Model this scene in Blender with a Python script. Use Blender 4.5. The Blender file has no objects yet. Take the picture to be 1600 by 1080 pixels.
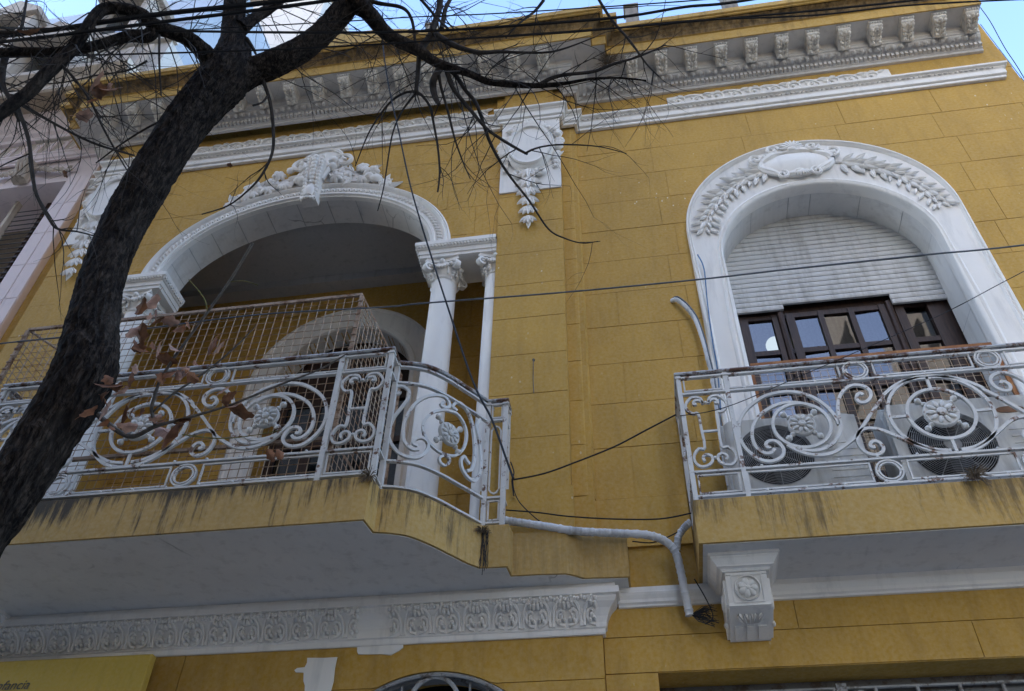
import bpy, bmesh, math, random
from mathutils import Vector, Matrix, noise

sc = bpy.context.scene
rad = math.radians

# ------------------------------------------------------------------ camera
cam_d = bpy.data.cameras.new('camera')
cam = bpy.data.objects.new('camera', cam_d)
sc.collection.objects.link(cam)
cam_d.sensor_fit = 'HORIZONTAL'
cam_d.sensor_width = 36.0
cam_d.lens = 36.0 * 1330.0 / 1600.0
cam_d.clip_start = 0.05
cam_d.clip_end = 500.0
rot = (Matrix.Rotation(rad(10.28), 3, 'Z') @ Matrix.Rotation(rad(133.5), 3, 'X') @ Matrix.Rotation(rad(1.68), 3, 'Z'))
cam.matrix_world = Matrix.Translation((0, -5.2, 1.6)) @ rot.to_4x4()
sc.camera = cam

# ------------------------------------------------------------------ sky and sun (low winter sun behind the camera: the houses across the street keep the facade in open shade)
SUN_EL, SUN_AZ = rad(27), rad(-155)          # azimuth from +Y towards +X
world = bpy.data.worlds.new('World')
sc.world = world
world.use_nodes = True
wn = world.node_tree
sky = wn.nodes.new('ShaderNodeTexSky')
sky.sky_type = 'NISHITA'
sky.sun_disc = False
sky.sun_elevation = SUN_EL
sky.sun_rotation = SUN_AZ
sky.air_density = 0.85
sky.dust_density = 1.3
sky.ozone_density = 2.2
wn.links.new(sky.outputs[0], wn.nodes['Background'].inputs[0])
wn.nodes['Background'].inputs[1].default_value = 0.15
sun_d = bpy.data.lights.new('sun', 'SUN')
sun_d.energy = 2.4
sun_d.angle = rad(0.53)
sun_d.color = (1.0, 0.93, 0.82)
sun = bpy.data.objects.new('sun', sun_d)
sc.collection.objects.link(sun)
to_sun = Vector((math.sin(SUN_AZ) * math.cos(SUN_EL), math.cos(SUN_AZ) * math.cos(SUN_EL), math.sin(SUN_EL)))
sun.rotation_euler = to_sun.to_track_quat('Z', 'Y').to_euler()
sun.location = (0, 0, 30)

vs = sc.view_settings
vs.view_transform = 'Standard'
vs.look = 'None'
vs.exposure = 2.7
vs.gamma = 1.0
vs.use_curve_mapping = False
sc.cycles.max_bounces = 5
sc.cycles.diffuse_bounces = 3
sc.cycles.glossy_bounces = 3

# ------------------------------------------------------------------ materials
MATS = {}

def nd(t, kind, **kw):
    n = t.nodes.new(kind)
    for k, v in kw.items():
        if k.startswith('i_'):
            n.inputs[k[2:]].default_value = v
        else:
            setattr(n, k, v)
    return n

def col4(c):
    return (c[0], c[1], c[2], 1.0)

def ramp(t, fac, a, b, ca=(0, 0, 0, 1), cb=(1, 1, 1, 1)):
    r = t.nodes.new('ShaderNodeValToRGB')
    r.color_ramp.elements[0].position = a
    r.color_ramp.elements[1].position = b
    r.color_ramp.elements[0].color = ca
    r.color_ramp.elements[1].color = cb
    t.links.new(fac, r.inputs[0])
    return r.outputs[0]

def mixc(t, fac, a, b, mode='MIX'):
    m = t.nodes.new('ShaderNodeMix')
    m.data_type = 'RGBA'
    m.blend_type = mode
    for sock, v in ((m.inputs[0], fac), (m.inputs[6], a), (m.inputs[7], b)):
        if hasattr(v, 'is_linked'):
            t.links.new(v, sock)
        else:
            sock.default_value = v
    return m.outputs[2]

def mathn(t, op, a, b=None, clamp=False):
    m = t.nodes.new('ShaderNodeMath')
    m.operation = op
    m.use_clamp = clamp
    for i, v in enumerate((a, b)):
        if v is None:
            continue
        if hasattr(v, 'is_linked'):
            t.links.new(v, m.inputs[i])
        else:
            m.inputs[i].default_value = v
    return m.outputs[0]

def noise_at(t, pos, scale, detail=4.0, rough=0.55, stretch=None, off=(0, 0, 0)):
    mp = t.nodes.new('ShaderNodeMapping')
    mp.inputs['Scale'].default_value = stretch or (1, 1, 1)
    mp.inputs['Location'].default_value = off
    t.links.new(pos, mp.inputs[0])
    n = t.nodes.new('ShaderNodeTexNoise')
    n.inputs['Scale'].default_value = scale
    n.inputs['Detail'].default_value = detail
    n.inputs['Roughness'].default_value = rough
    t.links.new(mp.outputs[0], n.inputs['Vector'])
    return n.outputs[0]

def base_mat(name, rough=0.7, metal=0.0, spec=0.3):
    m = bpy.data.materials.new(name)
    m.use_nodes = True
    t = m.node_tree
    b = t.nodes['Principled BSDF']
    b.inputs['Roughness'].default_value = rough
    b.inputs['Metallic'].default_value = metal
    b.inputs['Specular IOR Level'].default_value = spec
    MATS[name] = m
    geo = t.nodes.new('ShaderNodeNewGeometry')
    return m, t, b, geo.outputs['Position']

def bump(t, b, h, strength=0.2, dist=0.01):
    bp = t.nodes.new('ShaderNodeBump')
    bp.inputs['Strength'].default_value = strength
    bp.inputs['Distance'].default_value = dist
    t.links.new(h, bp.inputs['Height'])
    t.links.new(bp.outputs[0], b.inputs['Normal'])

def plaster(name, c, var=0.16, dirt=None, dirt_amt=0.5, dirt_lo=0.55, flecks=0.0, rough=0.75, bmp=0.15, streak=None, spec=0.25, crack=0.0):
    """painted stucco: large blotches, fine grain, rain dirt running down, pale flecks of lost paint"""
    m, t, b, P = base_mat(name, rough, 0, spec)
    big = noise_at(t, P, 0.9, 5, 0.65)
    fine = noise_at(t, P, 38, 2, 0.6)
    lo = tuple(x * (1 - var) for x in c)
    hi = tuple(min(1, x * (1 + var)) for x in c)
    colr = mixc(t, ramp(t, big, 0.3, 0.7), col4(lo), col4(hi))
    colr = mixc(t, ramp(t, fine, 0.25, 0.75), colr, mixc(t, 0.12, colr, (0.9, 0.85, 0.7, 1)))
    if dirt:
        d = noise_at(t, P, 2.2, 4, 0.65, stretch=(5, 5, 0.8), off=(3, 1, 7))
        fac = mathn(t, 'MULTIPLY', ramp(t, d, dirt_lo, dirt_lo + 0.25), dirt_amt)
        colr = mixc(t, fac, colr, col4(dirt))
    if streak:
        (ztop, zlen, sc_col, sc_amt, lo_t, x_end) = streak
        sep = t.nodes.new('ShaderNodeSeparateXYZ')
        t.links.new(P, sep.inputs[0])
        s = noise_at(t, P, 3.6, 7, 0.78, stretch=(6.5, 6.5, 0.5), off=(11, 0, 2))
        patch = noise_at(t, P, 1.6, 2, 0.5, off=(5, 5, 5))
        g = mathn(t, 'DIVIDE', mathn(t, 'SUBTRACT', ztop, sep.outputs[2]), zlen, True)
        thr = mathn(t, 'ADD', lo_t, mathn(t, 'MULTIPLY', g, 0.2))
        thr = mathn(t, 'SUBTRACT', thr, mathn(t, 'MULTIPLY', mathn(t, 'SUBTRACT', patch, 0.5), 0.8))
        f = mathn(t, 'MULTIPLY', mathn(t, 'SUBTRACT', s, thr), 6.0, True)
        keep = mathn(t, 'MULTIPLY', mathn(t, 'SUBTRACT', x_end, sep.outputs[0]), 4.0, True)
        f = mathn(t, 'MULTIPLY', f, mathn(t, 'ADD', mathn(t, 'MULTIPLY', keep, 0.75), 0.25))
        colr = mixc(t, mathn(t, 'MULTIPLY', f, sc_amt), colr, col4(sc_col))
    if crack:
        w = noise_at(t, P, 2.5, 3, 0.6, off=(4, 8, 1))
        cmb = t.nodes.new('ShaderNodeCombineXYZ')
        for k in range(3):
            t.links.new(mathn(t, 'MULTIPLY', w, 0.5), cmb.inputs[k])
        va = t.nodes.new('ShaderNodeVectorMath')
        va.operation = 'ADD'
        t.links.new(P, va.inputs[0])
        t.links.new(cmb.outputs[0], va.inputs[1])
        vo = t.nodes.new('ShaderNodeTexVoronoi')
        vo.feature = 'DISTANCE_TO_EDGE'
        vo.inputs['Scale'].default_value = 0.9
        t.links.new(va.outputs[0], vo.inputs['Vector'])
        line = ramp(t, vo.outputs['Distance'], 0.003, 0.007, (1, 1, 1, 1), (0, 0, 0, 1))
        gate = ramp(t, noise_at(t, P, 1.1, 2, 0.5, off=(1, 6, 3)), 0.55, 0.62)
        colr = mixc(t, mathn(t, 'MULTIPLY', mathn(t, 'MULTIPLY', line, gate), crack), colr, (0.09, 0.08, 0.065, 1))
    if flecks:
        v = t.nodes.new('ShaderNodeTexVoronoi')
        mp = t.nodes.new('ShaderNodeMapping')
        mp.inputs['Scale'].default_value = (1, 1, 0.6)
        t.links.new(P, mp.inputs[0])
        t.links.new(mp.outputs[0], v.inputs['Vector'])
        v.inputs['Scale'].default_value = 11
        wob = noise_at(t, P, 60, 2)
        dist = mathn(t, 'ADD', v.outputs['Distance'], mathn(t, 'MULTIPLY', wob, 0.09))
        gate = ramp(t, noise_at(t, P, 0.9, 3, 0.6, off=(9, 2, 4)), 0.47, 0.58)
        f = mathn(t, 'MULTIPLY', ramp(t, dist, 0.115, 0.13, (1, 1, 1, 1), (0, 0, 0, 1)), gate)
        colr = mixc(t, mathn(t, 'MULTIPLY', f, flecks), colr, (0.72, 0.66, 0.5, 1))
    t.links.new(colr, b.inputs['Base Color'])
    h = mathn(t, 'ADD', mathn(t, 'MULTIPLY', big, 0.6), mathn(t, 'MULTIPLY', fine, 0.4))
    bump(t, b, h, bmp, 0.01)
    return m

YEL = (0.495, 0.278, 0.036)
plaster('yellow_wall', YEL, 0.15, dirt=(0.30, 0.18, 0.045), dirt_amt=0.3, dirt_lo=0.5, flecks=0.9, bmp=0.22)
plaster('yellow_plain', YEL, 0.15, dirt=(0.22, 0.13, 0.035), dirt_amt=0.3, dirt_lo=0.48, flecks=0.25, bmp=0.22)
plaster('yellow_stained', (0.45, 0.275, 0.07), 0.16, dirt=(0.2, 0.12, 0.04), dirt_amt=0.45, bmp=0.3,
        streak=(4.6, 0.34, (0.03, 0.029, 0.027), 0.92, 0.375, -1.0))
plaster('yellow_streaky', (0.46, 0.275, 0.06), 0.14, dirt=(0.2, 0.12, 0.04), dirt_amt=0.4, bmp=0.3,
        streak=(4.6, 0.34, (0.06, 0.045, 0.03), 0.7, 0.425, 99.0))
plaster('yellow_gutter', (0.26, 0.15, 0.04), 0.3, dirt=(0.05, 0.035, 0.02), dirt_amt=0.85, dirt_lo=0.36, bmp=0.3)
plaster('yellow_corona', (0.52, 0.31, 0.06), 0.12, dirt=(0.2, 0.12, 0.04), dirt_amt=0.7, dirt_lo=0.52, bmp=0.2)
plaster('white_trim', (0.86, 0.82, 0.765), 0.05, dirt=(0.40, 0.385, 0.36), dirt_amt=0.34, dirt_lo=0.52, bmp=0.12)
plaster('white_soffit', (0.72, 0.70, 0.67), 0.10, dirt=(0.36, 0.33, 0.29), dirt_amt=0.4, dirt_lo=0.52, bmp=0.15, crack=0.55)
plaster('grey_trim', (0.66, 0.62, 0.575), 0.08, dirt=(0.34, 0.30, 0.25), dirt_amt=0.35, dirt_lo=0.5, bmp=0.12)
plaster('modillion_stone', (0.84, 0.78, 0.69), 0.12, dirt=(0.28, 0.24, 0.18), dirt_amt=0.5, dirt_lo=0.5, bmp=0.12)
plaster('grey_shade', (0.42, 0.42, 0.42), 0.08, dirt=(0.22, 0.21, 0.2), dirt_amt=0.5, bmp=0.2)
plaster('pink_wall', (0.82, 0.70, 0.69), 0.06, dirt=(0.4, 0.34, 0.33), dirt_amt=0.4, bmp=0.15)
plaster('cream_wall', (0.58, 0.49, 0.40), 0.1, dirt=(0.2, 0.16, 0.12), dirt_amt=0.75, dirt_lo=0.48, bmp=0.2)
plaster('brown_soffit', (0.36, 0.28, 0.2), 0.1, dirt=(0.18, 0.13, 0.09), dirt_amt=0.4, bmp=0.1)
plaster('slate', (0.36, 0.40, 0.45), 0.15, dirt=(0.15, 0.16, 0.17), dirt_amt=0.5, rough=0.5, bmp=0.2)
plaster('pale_wall', (0.55, 0.51, 0.46), 0.06, dirt=(0.36, 0.33, 0.28), dirt_amt=0.5, bmp=0.1)
plaster('sunny_wall', (0.26, 0.195, 0.13), 0.08, dirt=(0.18, 0.13, 0.09), dirt_amt=0.3, bmp=0.1)
plaster('old_concrete', (0.3, 0.26, 0.22), 0.2, dirt=(0.1, 0.09, 0.07), dirt_amt=0.6, dirt_lo=0.45, bmp=0.3)
plaster('dark_brick', (0.15, 0.105, 0.08), 0.12, dirt=(0.1, 0.07, 0.05), dirt_amt=0.3, bmp=0.1)
plaster('asphalt', (0.055, 0.055, 0.057), 0.2, bmp=0.4, rough=0.9)
plaster('pavement', (0.24, 0.23, 0.22), 0.12, dirt=(0.12, 0.12, 0.11), dirt_amt=0.5, bmp=0.2)
plaster('kerb_stone', (0.33, 0.32, 0.31), 0.1, bmp=0.2)
plaster('shutter_slat', (0.60, 0.59, 0.575), 0.08, dirt=(0.24, 0.22, 0.19), dirt_amt=0.5, dirt_lo=0.48, rough=0.55, bmp=0.06)
plaster('sign_board', (0.62, 0.43, 0.06), 0.05, dirt=(0.3, 0.2, 0.04), dirt_amt=0.3, rough=0.4, bmp=0.02)
plaster('ac_shell', (0.58, 0.57, 0.54), 0.08, dirt=(0.26, 0.23, 0.19), dirt_amt=0.6, dirt_lo=0.46, rough=0.5, bmp=0.05)
plaster('pipe_wrap', (0.66, 0.67, 0.69), 0.1, dirt=(0.16, 0.15, 0.14), dirt_amt=0.8, dirt_lo=0.48, bmp=0.6)
plaster('pane_paint', (0.55, 0.62, 0.68), 0.1, bmp=0.05)

def rusty(name, paint, rust, lo=0.55, hi=0.63, rough=0.45, scale=9.0, metal=0.0):
    m, t, b, P = base_mat(name, rough, metal, 0.4)
    n = noise_at(t, P, scale, 6, 0.7)
    n2 = noise_at(t, P, 45, 3, 0.6, off=(2, 2, 2))
    f = ramp(t, mathn(t, 'ADD', mathn(t, 'MULTIPLY', n, 0.8), mathn(t, 'MULTIPLY', n2, 0.2)), lo, hi)
    shade = mixc(t, ramp(t, noise_at(t, P, 4, 3, 0.6, off=(7, 7, 7)), 0.3, 0.75), col4(paint), col4(tuple(x * 0.72 for x in paint)))
    t.links.new(mixc(t, f, shade, col4(rust)), b.inputs['Base Color'])
    bump(t, b, n2, 0.25, 0.004)
    return m

rusty('rail_paint', (0.69, 0.665, 0.62), (0.15, 0.075, 0.04), 0.56, 0.61)
rusty('rail_top_paint', (0.5, 0.5, 0.5), (0.12, 0.055, 0.03), 0.46, 0.56)
rusty('rust_steel', (0.30, 0.12, 0.045), (0.42, 0.20, 0.08), 0.45, 0.65, rough=0.85)
rusty('cage_frame', (0.45, 0.33, 0.24), (0.17, 0.085, 0.04), 0.47, 0.6, rough=0.8)
rusty('cage_wire', (0.52, 0.40, 0.29), (0.32, 0.17, 0.08), 0.47, 0.6, rough=0.7)
rusty('dark_iron', (0.14, 0.14, 0.145), (0.07, 0.05, 0.04), 0.5, 0.6)
rusty('grille_paint', (0.42, 0.42, 0.42), (0.16, 0.14, 0.12), 0.52, 0.6)

def simple(name, c, rough=0.6, spec=0.3, metal=0.0, nscale=20.0, var=0.25, stretch=None, bmp=0.1):
    m, t, b, P = base_mat(name, rough, metal, spec)
    n = noise_at(t, P, nscale, 4, 0.6, stretch=stretch)
    t.links.new(mixc(t, ramp(t, n, 0.3, 0.7), col4(tuple(x * (1 - var) for x in c)), col4(tuple(min(1, x * (1 + var)) for x in c))), b.inputs['Base Color'])
    if bmp:
        bump(t, b, n, bmp, 0.005)
    return m

simple('black_cable', (0.012, 0.012, 0.013), 0.6)
simple('grey_cable', (0.12, 0.135, 0.15), 0.6)
simple('blue_cable', (0.10, 0.19, 0.33), 0.6)
simple('dark_wood', (0.042, 0.022, 0.015), 0.5, 0.35, nscale=9, var=0.45, stretch=(6, 6, 0.6), bmp=0.2)
simple('dark_void', (0.012, 0.011, 0.010), 0.9, 0.1)
simple('fan_plastic', (0.06, 0.06, 0.062), 0.5)
simple('hub_grey', (0.34, 0.33, 0.32), 0.5)
simple('letter_grey', (0.10, 0.10, 0.09), 0.6)
simple('badge_brown', (0.20, 0.10, 0.05), 0.6)
simple('twig_grey', (0.14, 0.12, 0.10), 0.85, nscale=40, var=0.35)
simple('green_twig', (0.20, 0.18, 0.06), 0.8, nscale=30, var=0.3)
simple('twig_dark', (0.045, 0.038, 0.033), 0.9, nscale=30, var=0.35)
simple('dry_grass', (0.16, 0.12, 0.08), 0.9, nscale=30, var=0.4)
simple('leaf_brown', (0.22, 0.10, 0.05), 0.75, nscale=25, var=0.5, bmp=0.3)
simple('leaf_pale', (0.45, 0.28, 0.21), 0.75, nscale=25, var=0.4, bmp=0.3)
simple('interior_grey', (0.10, 0.10, 0.10), 0.9)
simple('curtain', (0.5, 0.48, 0.44), 0.9)

def bark():
    m, t, b, P = base_mat('bark', 0.95, 0, 0.08)
    warp = noise_at(t, P, 7, 3, 0.6)
    mp = t.nodes.new('ShaderNodeMapping')
    mp.inputs['Scale'].default_value = (1, 1, 0.2)
    add = t.nodes.new('ShaderNodeVectorMath')
    add.operation = 'ADD'
    cmb = t.nodes.new('ShaderNodeCombineXYZ')
    for k in range(3):
        t.links.new(mathn(t, 'MULTIPLY', warp, 0.09), cmb.inputs[k])
    t.links.new(P, add.inputs[0])
    t.links.new(cmb.outputs[0], add.inputs[1])
    t.links.new(add.outputs[0], mp.inputs[0])
    v = t.nodes.new('ShaderNodeTexVoronoi')
    v.feature = 'DISTANCE_TO_EDGE'
    v.inputs['Scale'].default_value = 48
    t.links.new(mp.outputs[0], v.inputs['Vector'])
    plate = ramp(t, v.outputs['Distance'], 0.0, 0.3)
    a = noise_at(t, P, 46, 5, 0.72, stretch=(1, 1, 0.22))
    a2 = noise_at(t, P, 18, 4, 0.65, stretch=(1, 1, 0.3), off=(3, 3, 0))
    c = noise_at(t, P, 3.0, 3, 0.6)
    k = mixc(t, ramp(t, a, 0.40, 0.64), (0.007, 0.006, 0.005, 1), (0.085, 0.066, 0.052, 1))
    k = mixc(t, ramp(t, a2, 0.35, 0.6), mixc(t, 0.7, k, (0.008, 0.007, 0.007, 1)), k)
    k = mixc(t, mathn(t, 'MULTIPLY', ramp(t, c, 0.5, 0.72), 0.4), k, (0.105, 0.088, 0.073, 1))
    k = mixc(t, mathn(t, 'ADD', mathn(t, 'MULTIPLY', plate, 0.5), 0.5), (0.006, 0.005, 0.005, 1), k)
    t.links.new(k, b.inputs['Base Color'])
    h = mathn(t, 'ADD', mathn(t, 'MULTIPLY', plate, 0.2), mathn(t, 'ADD', mathn(t, 'MULTIPLY', a, 0.5), mathn(t, 'MULTIPLY', a2, 0.6)))
    bump(t, b, h, 1.0, 0.016)
bark()

def glass():
    m, t, b, P = base_mat('window_glass', 0.0)
    gl = nd(t, 'ShaderNodeBsdfGlossy', i_Roughness=0.02)
    gl.inputs['Color'].default_value = (0.85, 0.9, 1.0, 1)
    tr = t.nodes.new('ShaderNodeBsdfTransparent')
    tr.inputs['Color'].default_value = (0.55, 0.6, 0.62, 1)
    lw = t.nodes.new('ShaderNodeLayerWeight')
    fac = mathn(t, 'ADD', 0.085, mathn(t, 'MULTIPLY', mathn(t, 'POWER', lw.outputs['Facing'], 4.0), 0.6))
    mx = t.nodes.new('ShaderNodeMixShader')
    t.links.new(fac, mx.inputs[0])
    t.links.new(tr.outputs[0], mx.inputs[1])
    t.links.new(gl.outputs[0], mx.inputs[2])
    bp = nd(t, 'ShaderNodeBump')
    bp.inputs['Strength'].default_value = 0.05
    bp.inputs['Distance'].default_value = 0.02
    t.links.new(noise_at(t, P, 2.5, 1, 0.5), bp.inputs['Height'])
    t.links.new(bp.outputs[0], gl.inputs['Normal'])
    t.links.new(mx.outputs[0], t.nodes['Material Output'].inputs[0])
glass()
def globe():
    m, t, b, P = base_mat('lamp_globe', 0.4)
    b.inputs['Base Color'].default_value = (0.8, 0.8, 0.75, 1)
    b.inputs['Emission Color'].default_value = (0.95, 1.0, 0.9, 1)
    b.inputs['Emission Strength'].default_value = 0.16
globe()

# ------------------------------------------------------------------ geometry helpers
class MB:
    def __init__(s):
        s.v, s.f = [], []
        s.smooth = False
    def add(s, vv, ff):
        n = len(s.v)
        s.v += [tuple(p) for p in vv]
        s.f += [tuple(i + n for i in q) for q in ff]
        return s
    def box(s, x0, x1, y0, y1, z0, z1):
        return s.add([(x0, y0, z0), (x1, y0, z0), (x1, y1, z0), (x0, y1, z0), (x0, y0, z1), (x1, y0, z1), (x1, y1, z1), (x0, y1, z1)],
                     [(0, 3, 2, 1), (4, 5, 6, 7), (0, 1, 5, 4), (1, 2, 6, 5), (2, 3, 7, 6), (3, 0, 4, 7)])
    def bbox(s, x0, x1, y0, y1, z0, z1, b=0.006):
        """box with chamfered front (-y) edges"""
        return s.add([(x0, y1, z0), (x1, y1, z0), (x1, y1, z1), (x0, y1, z1),
                      (x0, y0 + b, z0), (x1, y0 + b, z0), (x1, y0 + b, z1), (x0, y0 + b, z1),
                      (x0 + b, y0, z0 + b), (x1 - b, y0, z0 + b), (x1 - b, y0, z1 - b), (x0 + b, y0, z1 - b)],
                     [(0, 3, 2, 1), (0, 1, 5, 4), (1, 2, 6, 5), (2, 3, 7, 6), (3, 0, 4, 7),
                      (4, 5, 9, 8), (5, 6, 10, 9), (6, 7, 11, 10), (7, 4, 8, 11), (8, 9, 10, 11)])
    def prism(s, poly, y0, y1):
        """polygon in x,z extruded from y0 (front) to y1"""
        n = len(poly)
        vv = [(x, y0, z) for x, z in poly] + [(x, y1, z) for x, z in poly]
        ff = [tuple(range(n)), tuple(range(2 * n - 1, n - 1, -1))]
        ff += [(i, i + n, (i + 1) % n + n, (i + 1) % n) for i in range(n)]
        return s.add(vv, ff)
    def prism_x(s, poly, x0, x1):
        n = len(poly)
        vv = [(x0, y, z) for y, z in poly] + [(x1, y, z) for y, z in poly]
        ff = [tuple(range(n)), tuple(range(2 * n - 1, n - 1, -1))]
        ff += [(i, i + n, (i + 1) % n + n, (i + 1) % n) for i in range(n)]
        return s.add(vv, ff)
    def prism_z(s, poly, z0, z1):
        n = len(poly)
        vv = [(x, y, z0) for x, y in poly] + [(x, y, z1) for x, y in poly]
        ff = [tuple(range(n)), tuple(range(2 * n - 1, n - 1, -1))]
        ff += [(i, i + n, (i + 1) % n + n, (i + 1) % n) for i in range(n)]
        return s.add(vv, ff)
    def tube(s, pts, r, n=6, caps=True):
        pts = [Vector(p) for p in pts]
        m = len(pts)
        rr = r if isinstance(r, (list, tuple)) else [r] * m
        vv, ff = [], []
        up = None
        for i in range(m):
            d = (pts[min(i + 1, m - 1)] - pts[max(i - 1, 0)])
            if d.length < 1e-9:
                d = Vector((0, 0, 1))
            d.normalize()
            if up is None:
                a = Vector((0, 1, 0)) if abs(d.y) < 0.9 else Vector((1, 0, 0))
                up = (a - d * a.dot(d)).normalized()
            else:
                up = (up - d * up.dot(d))
                up = up.normalized() if up.length > 1e-6 else Vector((1, 0, 0))
            w = d.cross(up)
            for k in range(n):
                an = 2 * math.pi * k / n
                vv.append(pts[i] + (up * math.cos(an) + w * math.sin(an)) * rr[i])
        for i in range(m - 1):
            for k in range(n):
                k2 = (k + 1) % n
                ff.append((i * n + k, i * n + k2, (i + 1) * n + k2, (i + 1) * n + k))
        if caps:
            ff.append(tuple(range(n - 1, -1, -1)))
            ff.append(tuple(range((m - 1) * n, m * n)))
        return s.add(vv, ff)
    def bar(s, pts, w, t, axis=Vector((0, 1, 0))):
        """flat bar along pts: w measured in the plane, t along axis; axis may be a list"""
        pts = [Vector(p) for p in pts]
        m = len(pts)
        vv, ff = [], []
        for i in range(m):
            ax = axis[i] if isinstance(axis, list) else axis
            d = (pts[min(i + 1, m - 1)] - pts[max(i - 1, 0)]).normalized()
            u = d.cross(ax).normalized()
            ww = w[i] if isinstance(w, list) else w
            for a, b in ((-1, -1), (1, -1), (1, 1), (-1, 1)):
                vv.append(pts[i] + u * (a * ww / 2) + ax * (b * t / 2))
        for i in range(m - 1):
            for k in range(4):
                k2 = (k + 1) % 4
                ff.append((i * 4 + k, i * 4 + k2, (i + 1) * 4 + k2, (i + 1) * 4 + k))
        ff.append((3, 2, 1, 0))
        ff.append(tuple(range((m - 1) * 4, m * 4)))
        return s.add(vv, ff)
    def lathe(s, prof, cx=0, cy=0, n=20, cz=0, axis='z'):
        vv, ff = [], []
        for r, h in prof:
            for k in range(n):
                a = 2 * math.pi * k / n
                if axis == 'z':
                    vv.append((cx + r * math.cos(a), cy + r * math.sin(a), cz + h))
                else:
                    vv.append((cx + r * math.cos(a), cy + h, cz + r * math.sin(a)))
        for i in range(len(prof) - 1):
            for k in range(n):
                k2 = (k + 1) % n
                ff.append((i * n + k, i * n + k2, (i + 1) * n + k2, (i + 1) * n + k))
        ff.append(tuple(range(n - 1, -1, -1)))
        ff.append(tuple(range((len(prof) - 1) * n, len(prof) * n)))
        return s.add(vv, ff)
    def ball(s, c, rx, ry, rz, nu=8, nv=5, mat=None):
        vv, ff = [(0, 0, -1)], []
        for j in range(1, nv):
            ph = -math.pi / 2 + math.pi * j / nv
            for k in range(nu):
                a = 2 * math.pi * k / nu
                vv.append((math.cos(a) * math.cos(ph), math.sin(a) * math.cos(ph), math.sin(ph)))
        vv.append((0, 0, 1))
        for k in range(nu):
            ff.append((0, 1 + (k + 1) % nu, 1 + k))
            ff.append((len(vv) - 1, 1 + (nv - 2) * nu + k, 1 + (nv - 2) * nu + (k + 1) % nu))
        for j in range(nv - 2):
            for k in range(nu):
                ff.append((1 + j * nu + k, 1 + j * nu + (k + 1) % nu, 1 + (j + 1) * nu + (k + 1) % nu, 1 + (j + 1) * nu + k))
        out = []
        for p in vv:
            q = Vector((p[0] * rx, p[1] * ry, p[2] * rz))
            if mat is not None:
                q = mat @ q
            out.append(q + Vector(c))
        return s.add(out, ff)
    def sweep(s, path, prof, caps=True):
        """moulding: profile (out, z) carried along a plan path with mitred corners; outward is to the left-hand normal of travel"""
        m, k = len(path), len(prof)
        nrm = []
        for i in range(m - 1):
            dx, dy = path[i + 1][0] - path[i][0], path[i + 1][1] - path[i][1]
            L = math.hypot(dx, dy)
            nrm.append((-dy / L, dx / L))
        vv, ff = [], []
        for i in range(m):
            a = nrm[max(i - 1, 0)]
            b = nrm[min(i, m - 2)]
            dd = 1 + a[0] * b[0] + a[1] * b[1]
            mx, my = (a[0] + b[0]) / dd, (a[1] + b[1]) / dd
            for o, z in prof:
                vv.append((path[i][0] + mx * o, path[i][1] + my * o, z))
        for i in range(m - 1):
            for j in range(k - 1):
                ff.append((i * k + j, (i + 1) * k + j, (i + 1) * k + j + 1, i * k + j + 1))
        if caps:
            ff.append(tuple(range(k)))
            ff.append(tuple((m - 1) * k + j for j in range(k - 1, -1, -1)))
        return s.add(vv, ff)
    def loft(s, rows, closed_rows=False):
        k = len(rows[0])
        vv = [p for r in rows for p in r]
        ff = []
        for i in range(len(rows) - 1):
            for j in range(k - 1 + (1 if closed_rows else 0)):
                j2 = (j + 1) % k
                ff.append((i * k + j, i * k + j2, (i + 1) * k + j2, (i + 1) * k + j))
        return s.add(vv, ff)
    def xform(s, M):
        s.v = [tuple(M @ Vector(p)) for p in s.v]
        return s
    def mesh(s, name, mat, smooth=False):
        me = bpy.data.meshes.new(name)
        me.from_pydata(s.v, [], s.f)
        bm = bmesh.new()
        bm.from_mesh(me)
        bmesh.ops.recalc_face_normals(bm, faces=bm.faces)
        bm.to_mesh(me)
        bm.free()
        if smooth:
            for p in me.polygons:
                p.use_smooth = True
            try:
                me.set_sharp_from_angle(angle=rad(45))
            except Exception:
                pass
        me.materials.append(MATS[mat])
        return me

def link(o, parent=None):
    sc.collection.objects.link(o)
    if parent is not None:
        o.parent = parent
        if parent.type == 'EMPTY':
            o.matrix_parent_inverse = Matrix.Translation(-Vector(parent.location))
    return o

def obj(name, mb, mat, parent=None, smooth=False, label=None, cat=None, group=None, kind=None, matrix=None):
    me = mb if isinstance(mb, bpy.types.Mesh) else mb.mesh(name, mat, smooth)
    o = bpy.data.objects.new(name, me)
    link(o, parent)
    if matrix is not None:
        o.matrix_basis = matrix
    for k, v in (('label', label), ('category', cat), ('group', group), ('kind', kind)):
        if v:
            o[k] = v
    return o

def thing(name, label, cat, loc=(0, 0, 0), group=None):
    o = bpy.data.objects.new(name, None)
    o.location = loc
    o.empty_display_size = 0.2
    sc.collection.objects.link(o)
    o['label'] = label
    o['category'] = cat
    if group:
        o['group'] = group
    return o

def catmull(P, sub=5):
    P = [tuple(p) for p in P]
    if len(P) < 3:
        return P
    out = []
    n = len(P)
    for i in range(n - 1):
        p0, p1, p2, p3 = P[max(i - 1, 0)], P[i], P[i + 1], P[min(i + 2, n - 1)]
        for k in range(sub):
            t = k / sub
            out.append(tuple(0.5 * ((2 * b) + (-a + c) * t + (2 * a - 5 * b + 4 * c - d) * t * t + (-a + 3 * b - 3 * c + d) * t ** 3)
                             for a, b, c, d in zip(p0, p1, p2, p3)))
    out.append(P[-1])
    return out

def T(x, y, z):
    return Matrix.Translation((x, y, z))

def RY(a):
    return Matrix.Rotation(a, 4, 'Y')

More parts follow.
